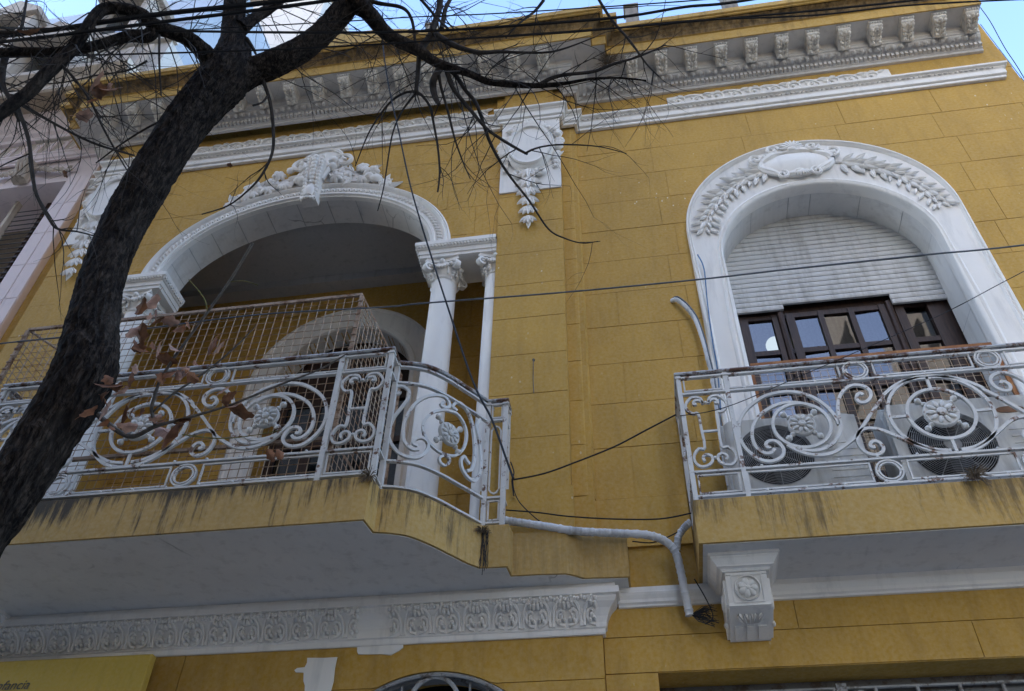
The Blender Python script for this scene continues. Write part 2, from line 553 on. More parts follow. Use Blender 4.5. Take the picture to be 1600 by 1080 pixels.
def leaf_mb(L=1.0, W=0.36, H=0.12, seg=5):
    """pointed leaf lying on the wall plane: length along +x, width along z, swelling to -y with a sunk midrib"""
    m = MB()
    rows = []
    for i in range(seg + 1):
        u = i / seg
        w = W * 0.5 * math.sin(math.pi * min(1, 0.08 + u * 0.92) ** 0.8)
        if i == seg:
            w = 0.004 * L
        h = H * (0.35 + 0.65 * math.sin(math.pi * (0.2 + 0.75 * u)))
        rows.append([(u * L, 0, -w), (u * L, -h, -w * 0.55), (u * L, -h * 0.55, 0), (u * L, -h, w * 0.55), (u * L, 0, w)])
    m.loft(rows)
    return m

def flower_mb(r=1.0, n=6, depth=0.35):
    m = MB()
    for k in range(n):
        a = 2 * math.pi * k / n
        Mx = Matrix.Rotation(-a, 3, 'Y') @ Matrix.Rotation(0.5, 3, 'Z')
        m.ball((math.cos(a) * r * 0.55, -depth * r * 0.45, math.sin(a) * r * 0.55), r * 0.5, depth * r * 0.5, r * 0.32, 6, 4, Mx)
    m.ball((0, -depth * r * 0.7, 0), r * 0.26, depth * r * 0.5, r * 0.26, 6, 4)
    return m

# ------------------------------------------------------------------ measured outlines (metres)
RAIL_SIDE=[[(-1.112,-0.165),(-1.134,-0.167),(-1.142,-0.146),(-1.129,-0.124),(-1.097,-0.115),(-1.063,-0.13),(-1.04,-0.172),(-1.037,-0.207),(-1.057,-0.247),(-1.095,-0.27),(-1.139,-0.278),(-1.191,-0.262),(-1.243,-0.211),(-1.281,-0.144),(-1.296,-0.064),(-1.291,0.009),(-1.266,0.088),(-1.219,0.159),(-1.151,0.22),(-1.072,0.267),(-0.984,0.287),(-0.906,0.287),(-0.834,0.266),(-0.766,0.224),(-0.715,0.167),(-0.679,0.105),(-0.657,0.041),(-0.65,-0.025)],[(-0.44,0.204),(-0.451,0.222),(-0.476,0.208),(-0.488,0.176),(-0.471,0.144),(-0.433,0.145),(-0.397,0.178),(-0.384,0.228),(-0.407,0.273),(-0.458,0.296),(-0.517,0.286),(-0.574,0.232),(-0.608,0.168),(-0.626,0.103),(-0.634,0.03),(-0.64,-0.034),(-0.656,-0.088),(-0.694,-0.147),(-0.753,-0.196),(-0.825,-0.22),(-0.896,-0.213),(-0.952,-0.192)],[(-1.091,-0.182),(-1.114,-0.209),(-1.151,-0.212),(-1.189,-0.185),(-1.213,-0.127),(-1.214,-0.056),(-1.195,0.015),(-1.155,0.085),(-1.095,0.137),(-1.024,0.176),(-0.944,0.193),(-0.876,0.185),(-0.817,0.164),(-0.778,0.136)],[(-1.007,-0.159),(-0.955,-0.207),(-0.901,-0.239),(-0.845,-0.256),(-0.785,-0.258),(-0.722,-0.241),(-0.652,-0.198),(-0.579,-0.143),(-0.528,-0.085),(-0.447,0.018),(-0.367,0.116),(-0.316,0.169),(-0.313,0.186),(-0.23,0.254),(-0.153,0.292),(-0.062,0.306),(0.009,0.303)],[(-0.472,-0.228),(-0.492,-0.226),(-0.497,-0.204),(-0.474,-0.183),(-0.441,-0.191),(-0.425,-0.233),(-0.437,-0.267),(-0.481,-0.288),(-0.531,-0.271),(-0.56,-0.22),(-0.565,-0.156),(-0.537,-0.1),(-0.489,-0.077),(-0.434,-0.083),(-0.378,-0.111),(-0.309,-0.164),(-0.242,-0.215),(-0.172,-0.257),(-0.107,-0.286),(-0.03,-0.297)]]
# side rosette at -0.884 -0.009
# side ring [(-1.069,0.01),(-0.704,-0.035),(-0.854,0.168),(-0.907,-0.192)]
LYRE=[(-0.063,0.249),(-0.079,0.243),(-0.084,0.26),(-0.063,0.279),(-0.031,0.269),(-0.02,0.245),(-0.028,0.289),(-0.06,0.308),(-0.101,0.301),(-0.138,0.246),(-0.128,0.192),(-0.096,0.163),(-0.063,0.16),(-0.058,0.048),(-0.055,-0.128),(-0.094,-0.135),(-0.13,-0.18),(-0.133,-0.238),(-0.104,-0.277),(-0.058,-0.276),(-0.021,-0.243),(-0.022,-0.201),(-0.054,-0.187),(-0.079,-0.211),(-0.068,-0.239)]
CURVE_PLAN=[(-1.605,-0.85),(-1.503,-0.825),(-1.394,-0.77),(-1.286,-0.66),(-1.19,-0.527),(-1.104,-0.408),(-1.045,-0.32)]
CURVE_SCROLLS=[[(0.03,5.457),(0.017,5.436),(-0.008,5.441),(-0.017,5.472),(0.005,5.501),(0.045,5.504),(0.088,5.469),(0.092,5.404),(0.059,5.324),(0.016,5.233),(-0.006,5.133),(0.004,5.038),(0.042,4.97),(0.099,4.917),(0.172,4.911),(0.227,4.936),(0.269,5.013),(0.263,5.069),(0.217,5.086),(0.175,5.064),(0.165,5.025),(0.195,5.015)],[(0.207,4.989),(0.165,4.978),(0.113,5.013),(0.091,5.081),(0.085,5.165),(0.105,5.265),(0.145,5.365),(0.209,5.44),(0.284,5.494),(0.354,5.517),(0.401,5.49),(0.405,5.447),(0.362,5.423),(0.337,5.436),(0.358,5.467)],[(0.48,5.458),(0.458,5.465),(0.437,5.466),(0.46,5.519),(0.514,5.545),(0.587,5.508),(0.636,5.418),(0.666,5.294),(0.677,5.149),(0.657,5.042),(0.613,5.007)],[(0.635,5.073),(0.606,5.088),(0.578,5.109),(0.555,5.061),(0.573,4.999),(0.63,4.957),(0.696,4.967),(0.739,5.061),(0.738,5.183),(0.714,5.321),(0.68,5.404),(0.682,5.471),(0.709,5.513)],[(0.376,5.404),(0.482,5.433),(0.555,5.385),(0.589,5.302),(0.572,5.18),(0.501,5.074),(0.387,5.032),(0.292,5.059),(0.229,5.125),(0.219,5.221),(0.266,5.317),(0.32,5.369),(0.376,5.404)],[(0.407,5.03),(0.446,5.027),(0.45,4.988),(0.415,4.947),(0.377,4.95),(0.368,4.987),(0.407,5.03)]]
# curved rosette [(0.419,5.234),(0.337,5.192),(0.511,5.286)] rails [(0.118,5.527),(0.098,5.719),(0.184,4.885),(0.2,4.726)]
TRUNK=[(-2.579,-2.6,7.39,0.104),(-2.519,-2.6,6.961,0.154),(-2.595,-2.6,6.636,0.145),(-2.657,-2.6,6.294,0.135),(-2.698,-2.6,5.636,0.124),(-2.703,-2.6,5.281,0.114),(-2.668,-2.6,4.918,0.108),(-2.592,-2.6,4.58,0.118),(-2.527,-2.6,4.353,0.129),(-2.491,-2.6,4.165,0.135),(-2.513,-2.6,3.94,0.125),(-2.541,-2.6,3.698,0.118),(-2.58,-2.6,3.478,0.115),(-2.62,-2.6,3.219,0.108),(-2.64,-2.6,2.4,0.17),(-2.64,-2.6,1.2,0.18),(-2.62,-2.6,0.35,0.2),(-2.62,-2.6,-0.05,0.27)]
BRANCHES=[[(-2.512,-2.595,6.925,0.13),(-2.526,-2.661,7.209,0.09),(-2.564,-2.707,7.467,0.081),(-2.6,-2.774,7.748,0.081),(-2.686,-2.86,8.256,0.087),(-2.778,-3,8.966,0.078)],
[(-2.496,-2.577,6.909,0.123),(-2.379,-2.547,7.045,0.102),(-2.237,-2.543,7.14,0.095),(-2.085,-2.532,7.303,0.089),(-1.971,-2.539,7.477,0.086),(-1.858,-2.572,7.678,0.087),(-1.77,-2.612,7.881,0.088),(-1.652,-2.694,8.279,0.086),(-1.467,-2.83,8.745,0.07)],
[(-1.758,-2.616,7.815,0.092),(-1.644,-2.564,7.71,0.063),(-1.541,-2.485,7.575,0.054),(-1.444,-2.438,7.472,0.048),(-1.323,-2.404,7.387,0.046),(-1.227,-2.378,7.305,0.041),(-1.124,-2.339,7.211,0.035),(-1.007,-2.317,7.138,0.03),(-0.884,-2.323,7.022,0.025),(-0.76,-2.292,6.94,0.023),(-0.648,-2.288,6.884,0.022),(-0.536,-2.29,6.835,0.021),(-0.392,-2.29,6.789,0.018),(-0.211,-2.298,6.76,0.012),(-0.116,-2.321,6.728,0.01),(-0.032,-2.342,6.693,0.009),(0.136,-2.344,6.654,0.007),(0.303,-2.331,6.6,0.005)],
[(-0.405,-2.292,6.789,0.016),(-0.316,-2.31,6.825,0.015),(-0.215,-2.337,6.8,0.013),(-0.028,-2.348,6.773,0.012),(0.113,-2.386,6.766,0.01),(0.28,-2.419,6.759,0.007),(0.45,-2.443,6.816,0.005)],
[(-1.249,-2.385,7.308,0.03),(-1.232,-2.386,7.385,0.028),(-1.18,-2.406,7.488,0.026),(-1.16,-2.424,7.583,0.026),(-1.139,-2.447,7.683,0.024),(-1.117,-2.48,7.794,0.022),(-1.098,-2.555,7.948,0.018)],
[(-1.101,-2.408,7.578,0.018),(-1.089,-2.432,7.677,0.018),(-1.071,-2.466,7.788,0.015),(-1.018,-2.501,7.908,0.013)],
[(-1.168,-2.426,7.512,0.026),(-1.15,-2.417,7.505,0.024),(-1.047,-2.407,7.369,0.022),(-0.944,-2.383,7.29,0.019),(-0.814,-2.364,7.223,0.017),(-0.66,-2.392,7.136,0.013),(-0.525,-2.392,7.088,0.01),(-0.335,-2.386,7.046,0.008),(-0.194,-2.385,7.071,0.006),(0.006,-2.405,7.129,0.004)],
[(-1.251,-2.372,7.295,0.019),(-1.261,-2.329,7.248,0.017),(-1.281,-2.252,7.165,0.016),(-1.293,-2.197,7.105,0.015),(-1.245,-2.193,7.037,0.011),(-1.189,-2.157,6.938,0.01),(-1.176,-2.083,6.863,0.009),(-1.152,-1.982,6.69,0.008),(-1.146,-1.886,6.519,0.007),(-1.162,-1.826,6.381,0.006)],
[(-1.293,-2.197,7.105,0.012),(-1.376,-2.204,7.096,0.01),(-1.471,-2.181,7.054,0.009),(-1.562,-2.128,6.983,0.008),(-1.666,-2.042,6.874,0.006),(-1.778,-1.901,6.706,0.004)],
[(-1.294,-2.191,7.098,0.01),(-1.359,-2.153,7.047,0.009),(-1.427,-2.1,6.979,0.007),(-1.501,-2,6.861,0.006),(-1.587,-1.774,6.611,0.005),(-1.65,-1.656,6.477,0.004)],
[(-1.101,-2.31,7.185,0.026),(-1.126,-2.288,7.158,0.026),(-1.149,-2.277,7.069,0.026),(-1.155,-2.237,7.027,0.024),(-1.137,-2.223,6.943,0.021),(-1.106,-2.21,6.863,0.013)],
[(-1.044,-2.313,7.127,0.021),(-1.043,-2.291,7.104,0.017),(-1.008,-2.246,6.991,0.015),(-0.942,-2.199,6.883,0.014),(-0.868,-2.153,6.776,0.013),(-0.827,-2.14,6.698,0.012),(-0.76,-2.078,6.645,0.011),(-0.612,-2.044,6.493,0.01),(-0.511,-2.018,6.412,0.008)],
[(-0.528,-2.023,6.415,0.008),(-0.462,-2.062,6.395,0.007),(-0.373,-2.063,6.412,0.006),(-0.249,-2.077,6.378,0.006),(-0.04,-2.063,6.33,0.004),(0.133,-2.062,6.216,0.003)],
[(-1.022,-2.313,7.131,0.021),(-0.978,-2.265,7.089,0.017),(-0.921,-2.219,6.98,0.015),(-0.855,-2.179,6.878,0.014),(-0.815,-2.123,6.755,0.013),(-0.777,-2.05,6.613,0.012),(-0.712,-1.965,6.465,0.01),(-0.633,-1.892,6.332,0.008),(-0.528,-1.804,6.188,0.007),(-0.416,-1.688,6.016,0.006),(-0.31,-1.627,5.972,0.005),(-0.198,-1.621,5.914,0.004),(-0.098,-1.646,5.887,0.002)],
[(-1.106,-2.298,7.1,0.013),(-1.097,-2.227,7.028,0.011),(-1.058,-2.138,6.87,0.01),(-1.022,-2.036,6.698,0.008),(-0.984,-1.922,6.587,0.006),(-0.932,-1.85,6.45,0.004)],
[(-2.598,-2.645,6.961,0.084),(-2.615,-2.734,6.978,0.064),(-2.662,-2.821,6.986,0.055),(-2.714,-2.893,6.978,0.051),(-2.775,-2.947,6.95,0.047),(-2.835,-3.004,6.925,0.049),(-2.866,-3.068,6.913,0.045),(-2.894,-3.124,6.894,0.041),(-2.974,-3.18,6.864,0.037),(-3.056,-3.211,6.808,0.036),(-3.072,-3.218,6.666,0.036),(-3.071,-3.21,6.513,0.035),(-3.102,-3.187,6.339,0.037),(-3.134,-3.182,6.181,0.037),(-3.155,-3.184,6.035,0.036),(-3.181,-3.179,5.88,0.035),(-3.215,-3.188,5.737,0.034),(-3.253,-3.197,5.594,0.033),(-3.277,-3.244,5.348,0.029)],
[(-2.858,-2.99,6.907,0.042),(-2.885,-2.992,6.831,0.042),(-2.965,-3.029,6.782,0.038),(-3.076,-3.064,6.652,0.033),(-3.156,-3.103,6.532,0.033),(-3.268,-3.157,6.421,0.028),(-3.372,-3.223,6.325,0.028),(-3.492,-3.286,6.223,0.025),(-3.606,-3.336,6.108,0.021)],
[(-2.505,-2.705,7.404,0.063),(-2.468,-2.687,7.537,0.044),(-2.443,-2.666,7.665,0.041),(-2.389,-2.638,7.865,0.04),(-2.347,-2.631,8.01,0.038),(-2.236,-2.658,8.277,0.032)],
[(-3.22,-3.174,5.795,0.015),(-3.207,-3.135,5.756,0.012),(-3.138,-3.05,5.609,0.011),(-3.065,-2.965,5.388,0.009),(-3.022,-2.906,5.263,0.009),(-2.932,-2.828,5.126,0.008),(-2.893,-2.789,5.093,0.007),(-2.766,-2.791,5.047,0.005),(-2.655,-2.791,4.995,0.004)],
[(-3.422,-3.191,5.992,0.009),(-3.255,-3.077,5.905,0.008),(-2.997,-3.006,5.735,0.007),(-2.823,-2.918,5.676,0.007),(-2.571,-2.893,5.552,0.005)],
[(-3.115,-3.186,6.19,0.01),(-3.032,-3.102,6.118,0.008),(-2.925,-3.023,5.983,0.008),(-2.846,-2.942,5.842,0.007),(-2.786,-2.837,5.744,0.006),(-2.698,-2.765,5.614,0.004)],
[(-3.496,-3.219,6.297,0.022),(-3.449,-3.209,6.15,0.019),(-3.385,-3.185,5.993,0.015),(-3.278,-3.157,5.838,0.012),(-3.246,-3.076,5.761,0.009)],
[(-3.65,-3.249,6.59,0.013),(-3.531,-3.241,6.605,0.011),(-3.555,-3.277,6.782,0.009),(-3.594,-3.309,6.953,0.007)],
[(-2.335,-2.54,7.046,0.02),(-2.298,-2.446,6.957,0.015),(-2.258,-2.389,6.832,0.013),(-2.238,-2.29,6.66,0.012),(-2.242,-2.212,6.506,0.01),(-2.31,-2.146,6.353,0.008),(-2.397,-2.115,6.232,0.006),(-2.51,-2.099,6.12,0.005),(-2.66,-2.116,6.037,0.004)],
[(-2.341,-2.456,6.741,0.008),(-2.294,-2.437,6.802,0.008),(-2.274,-2.438,6.88,0.009)],
[(-2.561,-2.65,6.755,0.012),(-2.7,-2.583,6.659,0.009),(-2.81,-2.568,6.55,0.008),(-2.96,-2.56,6.442,0.007),(-3.08,-2.563,6.277,0.006),(-3.255,-2.505,6.183,0.004)],
[(-1.722,-2.604,7.882,0.022),(-1.584,-2.549,7.851,0.016),(-1.385,-2.539,7.733,0.013),(-1.323,-2.47,7.672,0.012),(-1.302,-2.391,7.523,0.011),(-1.295,-2.356,7.414,0.009)],
[(-2.421,-2.692,7.26,0.016),(-2.383,-2.638,7.212,0.012),(-2.365,-2.604,7.18,0.008)],
[(0.035,-2.562,7.443,0.01),(0.126,-2.447,7.268,0.01),(0.24,-2.346,7.112,0.008),(0.331,-2.25,6.957,0.006),(0.404,-2.204,6.85,0.004)],
[(-1.252,-2.635,7.712,0.013),(-1.129,-2.501,7.597,0.01),(-1.029,-2.468,7.435,0.009)],
[(-0.331,-2.5,7.6,0.013),(-0.406,-2.454,7.538,0.011),(-0.519,-2.456,7.373,0.008),(-0.618,-2.402,7.299,0.006)],
[(-2.762,-2.987,6.486,0.007),(-2.885,-2.965,6.44,0.006),(-3.056,-2.996,6.367,0.005),(-3.263,-3.022,6.283,0.004),(-3.426,-3.106,6.193,0.003)],
[(-2.773,-3.004,6.792,0.008),(-2.74,-2.919,6.565,0.007),(-2.747,-2.779,6.418,0.005)]]
SHOOTS=[[(-2.428,-2.521,4.031,0.014),(-2.358,-2.519,3.969,0.013),(-2.26,-2.503,3.899,0.012),(-2.185,-2.493,3.874,0.011),(-2.069,-2.53,3.89,0.009),(-1.983,-2.532,3.908,0.007),(-1.849,-2.536,3.938,0.006),(-1.714,-2.544,3.971,0.005),(-1.503,-2.569,4.037,0.005),(-1.33,-2.586,4.088,0.004),(-1.204,-2.615,4.141,0.003)],
[(-2.069,-2.53,3.89,0.008),(-2.079,-2.581,3.941,0.008),(-2.063,-2.616,3.98,0.008),(-2.031,-2.662,4.034,0.007),(-1.966,-2.718,4.105,0.007),(-1.891,-2.771,4.173,0.006),(-1.796,-2.836,4.259,0.006),(-1.689,-2.912,4.357,0.006),(-1.616,-2.972,4.434,0.006),(-1.57,-3.012,4.484,0.007)],
[(-2.077,-2.573,3.933,0.005),(-1.981,-2.614,3.994,0.005),(-1.88,-2.643,4.043,0.005),(-1.782,-2.675,4.094,0.004),(-1.679,-2.717,4.158,0.004),(-1.587,-2.763,4.223,0.002)],
[(-1.796,-2.836,4.259,0.003),(-1.802,-2.889,4.299,0.003),(-1.854,-2.959,4.347,0.002)],
[(-1.692,-2.912,4.357,0.003),(-1.628,-2.906,4.363,0.002),(-1.565,-2.882,4.35,0.002)],
[(-1.956,-2.486,3.866,0.003),(-1.804,-2.45,3.857,0.003),(-1.678,-2.436,3.866,0.002),(-1.502,-2.467,3.859,0.002)]]
DRY_LEAVES=[(-2.042,-2.902,4.267,0.036,120),(-2.1,-2.826,4.176,0.031,110),(-2.107,-2.779,4.127,0.031,175),(-2.032,-2.765,4.126,0.024,80),(-1.994,-2.729,4.096,0.031,20),(-1.995,-2.686,4.052,0.036,200),(-1.936,-2.667,4.043,0.024,60),(-1.8,-2.744,4.148,0.028,100),(-1.921,-2.807,4.19,0.019,120),(-1.959,-2.843,4.22,0.024,20),(-2.018,-2.857,4.225,0.021,170),(-2.253,-2.691,4.008,0.036,160),(-2.199,-2.663,3.989,0.021,120),(-2.164,-2.697,4.031,0.021,100),(-2.267,-2.66,3.974,0.024,20),(-2.291,-2.624,3.932,0.031,140),(-2.21,-2.588,3.91,0.031,110),(-2.124,-2.584,3.922,0.021,60),(-2.051,-2.559,3.91,0.024,10),(-2.019,-2.515,3.869,0.047,110),(-1.938,-2.528,3.898,0.026,80),(-1.758,-2.602,4.009,0.021,170),(-1.693,-2.518,3.935,0.036,30),(-1.575,-2.367,3.8,0.021,60),(-1.908,-2.679,4.06,0.021,40),(-1.753,-2.565,3.971,0.017,80),(-2.288,-2.578,3.884,0.017,120),(-2.872,-3.129,6.031,0.042,130),(-2.861,-3.075,5.977,0.032,20),(-2.826,-3.008,5.915,0.032,40),(-2.922,-2.994,5.881,0.039,10),(-2.894,-3.058,5.954,0.026,170),(-3.203,-3.372,6.221,0.036,110),(-2.789,-3.094,6.01,0.023,60),(-3.085,-2.786,5.635,0.016,60),(-2.139,-2.668,5.691,0.013,20),(-2.792,-3.072,5.987,0.029,150),(-2.84,-3.093,6,0.029,60)]
CABLES=[('B',0.016,[(-5.774,-3.2,6.925),(-3.719,-3.2,6.667),(-2.68,-3.2,6.632),(-1.661,-3.2,6.543),(-0.429,-3.2,6.603)]),
('B',0.011,[(-5.528,-3.25,6.653),(-3.584,-3.25,6.454),(-2.558,-3.25,6.39),(-1.37,-3.25,6.329),(-0.416,-3.25,6.391)]),
('B',0.0085,[(-5.443,-3,7.75),(-2.548,-3,6.785),(-1.466,-3,6.443),(-0.912,-3,6.3),(-0.527,-3,6.23),(0.119,-3,6.139),(0.502,-3,6.148),(0.839,-3,6.124),(1.944,-3,6.215)]),
('B',0.006,[(-5.047,-3,7.096),(-2.457,-3,6.481),(-1.438,-3,6.268),(-0.523,-3,6.115),(0.078,-3,6.024),(0.581,-3,5.965),(1.187,-3,5.898),(1.828,-3,5.856),(2.988,-3,5.832)]),
('B',0.004,[(-3.033,-3,6.904),(-1.47,-3,6.593),(-1.081,-3,6.522),(-0.532,-3,6.399),(0.268,-3,6.255),(0.78,-3,6.182),(1.898,-3,6.072)]),
('B',0.005,[(-0.819,-3,6.164),(-0.096,-3,6.039),(0.483,-3,5.988),(1.114,-3,5.856),(1.514,-3,5.829),(1.893,-3,5.763),(2.347,-3,5.669),(2.867,-3,5.59)]),
('G',0.0055,[(-5.685,-1.6,5.506),(-4.22,-1.6,5.552),(-3.273,-1.6,5.548),(-2.374,-1.6,5.574),(-1.495,-1.6,5.521),(-1.233,-1.6,5.519),(-0.34,-1.6,5.487),(0.482,-1.6,5.478),(1.05,-1.6,5.487),(1.819,-1.6,5.49),(2.349,-1.6,5.488),(3.73,-1.6,5.551)]),
('K',0.0026,[(3.998,-1.2,6.431),(2.521,-1.2,5.679),(2.019,-1.2,5.416),(1.633,-1.2,5.243),(1.016,-1.2,4.981),(0.56,-1.2,4.795),(0.286,-1.2,4.757)]),
('K',0.004,[(4.042,-0.45,10.452),(4.03,-0.45,10.121),(3.979,-0.45,9.594),(3.945,-0.45,9.021),(3.781,-0.45,7.274)]),
('K',0.003,[(4.051,-0.3,10.379),(4.049,-0.3,9.862),(4.049,-0.3,9.408),(4.05,-0.3,9.14)]),
('K',0.0055,[(-1.664,-2.3,8.242),(-1.603,-2.3,7.771),(-1.517,-2.3,7.297),(-1.418,-2.3,6.84),(-1.321,-2.3,6.434),(-1.184,-2.3,5.842),(-1.05,-2.3,5.348),(-0.866,-2.3,4.719),(-0.705,-2.3,4.191),(-0.608,-2.3,3.958),(-0.539,-2.3,3.743),(-0.504,-2.3,3.632)]),
('K',0.006,[(-0.861,-0.3,5.023),(-0.634,-0.3,5.057),(-0.407,-0.3,5.134),(-0.132,-0.3,5.241),(0.104,-0.3,5.366),(0.324,-0.3,5.482)]),
('K',0.005,[(-0.899,-0.28,4.793),(-0.682,-0.28,4.756),(-0.466,-0.28,4.708),(-0.168,-0.28,4.665),(0.124,-0.28,4.643),(0.334,-0.28,4.67)]),
('K',0.004,[(-0.86,-0.28,5.064),(-0.849,-0.28,4.956),(-0.807,-0.28,4.847),(-0.704,-0.28,4.722),(-0.63,-0.28,4.657)]),
('K',0.005,[(-0.877,-0.28,5.192),(-0.852,-0.28,5.101),(-0.864,-0.28,5.026),(-0.848,-0.28,4.903)]),
('K',0.004,[(-0.065,-0.2,4.537),(0.067,-0.2,4.518),(0.197,-0.2,4.565),(0.338,-0.2,4.641)]),
('K',0.004,[(0.306,-0.12,4.284),(0.351,-0.12,4.171),(0.384,-0.12,4.062),(0.38,-0.12,4.008),(0.334,-0.12,3.981)]),
('U',0.006,[(0.725,-0.09,7.428),(0.755,-0.09,7.235),(0.729,-0.09,6.833),(0.709,-0.09,6.387),(0.703,-0.09,6.056),(0.67,-0.09,5.662)]),
('K',0.003,[(-0.584,-0.06,8.058),(-0.5,-0.06,7.927),(-0.35,-0.06,7.826),(-0.171,-0.06,7.795),(-0.123,-0.06,7.796)])]
PIPE_A=[(-0.933,-0.3,4.708),(-0.853,-0.3,4.687),(-0.638,-0.29,4.641),(-0.426,-0.28,4.593),(-0.176,-0.26,4.571),(0.031,-0.24,4.554),(0.143,-0.2,4.526),(0.205,-0.16,4.465),(0.225,-0.13,4.351),(0.236,-0.11,4.205),(0.25,-0.08,4.059)]
PIPE_B=[(0.219,-0.15,4.479),(0.236,-0.18,4.555),(0.276,-0.2,4.607),(0.33,-0.22,4.644)]
PIPE_C=[(0.448,-0.01,6.958),(0.488,-0.05,6.918),(0.551,-0.06,6.812),(0.609,-0.07,6.641),(0.635,-0.09,6.397),(0.644,-0.11,6.167),(0.65,-0.12,5.892),(0.633,-0.12,5.346),(0.629,-0.12,4.962)]
rnd = random.Random(11)

# ------------------------------------------------------------------ ground
ZG = 0.0
g = obj('ground', MB().add([(-150, -150, -0.16), (150, -150, -0.16), (150, 150, -0.16), (-150, 150, -0.16)], [(0, 1, 2, 3)]), 'asphalt', kind='structure')
obj('road', MB().box(-80, 80, -11.0, -3.45, -0.155, -0.14), 'asphalt', kind='structure')
obj('pavement', MB().box(-80, 80, -3.3, 0.3, -0.15, 0.0), 'pavement', kind='structure')
obj('kerb', MB().box(-80, 80, -3.45, -3.304, -0.15, -0.005), 'kerb_stone', kind='structure')
obj('pavement_opposite', MB().box(-80, 80, -14.0, -11.15, -0.15, 0.0), 'pavement', kind='structure')
obj('kerb_opposite', MB().box(-80, 80, -11.146, -11.004, -0.15, -0.005), 'kerb_stone', kind='structure')

# ------------------------------------------------------------------ the yellow house
HOUSE = thing('yellow_house', 'ochre yellow stucco town house with white mouldings, arched loggia and two balconies', 'house', (-0.9, 4.0, 0))
CX = -3.12                    # axis of the loggia bay
def mir(x):
    return 2 * CX - x
WX, WZ_O, R_O = 1.877, 7.81, 1.2          # right window: outer arch
IX, WZ_I, R_I = 1.866, 7.385, 0.912       # right window: opening
A_O, B_O, A_I, B_I, SPR = 1.585, 1.235, 1.385, 1.02, 7.85   # loggia arch half axes, springing
ZL = [5.0, 5.453, 5.881, 6.301, 6.726, 7.145, 7.57, 8.01, 8.44, 8.865, 9.295, 9.735]
YB, YP = -0.15, -0.21         # loggia bay plane, pilaster plane

def arch_top(cx, a, b, zs):
    def f(x):
        u = (x - cx) / a
        return zs + b * math.sqrt(max(0.0, 1 - u * u))
    return (cx - a, cx + a, f)

def block_polys(a, b, z0, z1, ops):
    xs = {a, b}
    for (xa, xb, f) in ops:
        for e in (xa - 1e-4, xa + 1e-4, xb - 1e-4, xb + 1e-4):
            xs.add(e)
        c, h = (xa + xb) / 2, (xb - xa) / 2
        for k in range(1, 48):
            xs.add(c - h * math.cos(math.pi * k / 48))
    xs = sorted(x for x in xs if a - 1e-9 <= x <= b + 1e-9)
    runs, cur = [], []
    for x in xs:
        zb = z0
        for (xa, xb, f) in ops:
            if xa < x < xb:
                zb = max(zb, f(x))
        if zb < z1 - 0.012:
            cur.append((x, zb))
        else:
            if len(cur) > 1:
                runs.append(cur)
            cur = []
    if len(cur) > 1:
        runs.append(cur)
    out = []
    for r in runs:
        # drop collinear middle points along the flat bottom
        q = [p for i, p in enumerate(r) if i in (0, len(r) - 1) or not (abs(p[1] - z0) < 1e-9 and abs(r[i - 1][1] - z0) < 1e-9 and abs(r[i + 1][1] - z0) < 1e-9)]
        if q[-1][0] - q[0][0] < 0.03:
            continue
        out.append(q + [(q[-1][0], z1), (q[0][0], z1)])
    return out

def core(m, x0, x1, z0, z1, y0, y1, ops=()):
    for p in block_polys(x0, x1, z0, z1, list(ops)):
        m.prism(p, y0, y1)

G = 0.0028
def blocks(parent, x0, x1, rows, yf, cuts, ops=(), mat='yellow_wall', depth=0.022):
    for ri in range(len(rows) - 1):
        c = [x0] + [x for x in cuts[ri % len(cuts)] if x0 + 0.05 < x < x1 - 0.05] + [x1]
        for a, b in zip(c[:-1], c[1:]):
            jit = rnd.uniform(-0.0015, 0.0015)
            for p in block_polys(a + G, b - G, rows[ri] + G, rows[ri + 1] - G, list(ops)):
                obj('stucco_block', MB().prism(p, yf + jit, yf + depth), mat, parent)

op_win = arch_top(IX, R_I, R_I, WZ_I)
op_win_mid = arch_top((WX + IX) / 2, 1.06, 1.3, 7.35)
op_log = arch_top(CX, A_I, B_I, SPR)
op_log_mid = arch_top(CX, 1.5, 1.14, SPR)

wm = MB()
core(wm, -0.30, 4.29, 4.2, 10.36, 0.0055, 0.28, [arch_top(IX, R_I + 0.025, R_I + 0.025, WZ_I)])
core(wm, -0.30, 0.02, 0.0, 4.2, 0.012, 0.6)
wm.box(0.02, 4.29, 0.008, 0.26, 3.742, 4.2)                     # lintel over the shop front
wm.box(4.0, 4.29, 0.005, 0.28, 10.33, 11.3)
wm.box(-6.13, -5.94, 0.012, 0.6, 0.0, 10.36)                    # strip beside the neighbour
core(wm, mir(-1.1), -1.1, 7.80, 10.36, YB + 0.0055, 0.165, [arch_top(CX, A_I + 0.025, B_I + 0.025, SPR)])
for sx in (lambda x: x, mir):
    xa, xb = sorted((sx(-1.08), sx(-0.46)))
    wm.box(xa, xb, YP + 0.0055, 1.1, 4.3, 10.36)                  # piers behind the pilasters
    xa, xb = sorted((sx(-0.455), sx(-0.31)))
    wm.box(xa, xb, -0.069, 0.6, 4.3, 10.36)
wm.box(-6.13, -0.302, -0.028, 0.6, 3.815, 4.29)                 # ground storey, left part
core(wm, -6.13, -0.302, 0.0, 3.815, -0.028, 0.25, [arch_top(-1.37, 0.80, 0.80, 3.0)])
WALL = obj('wall', wm, 'yellow_plain', HOUSE)
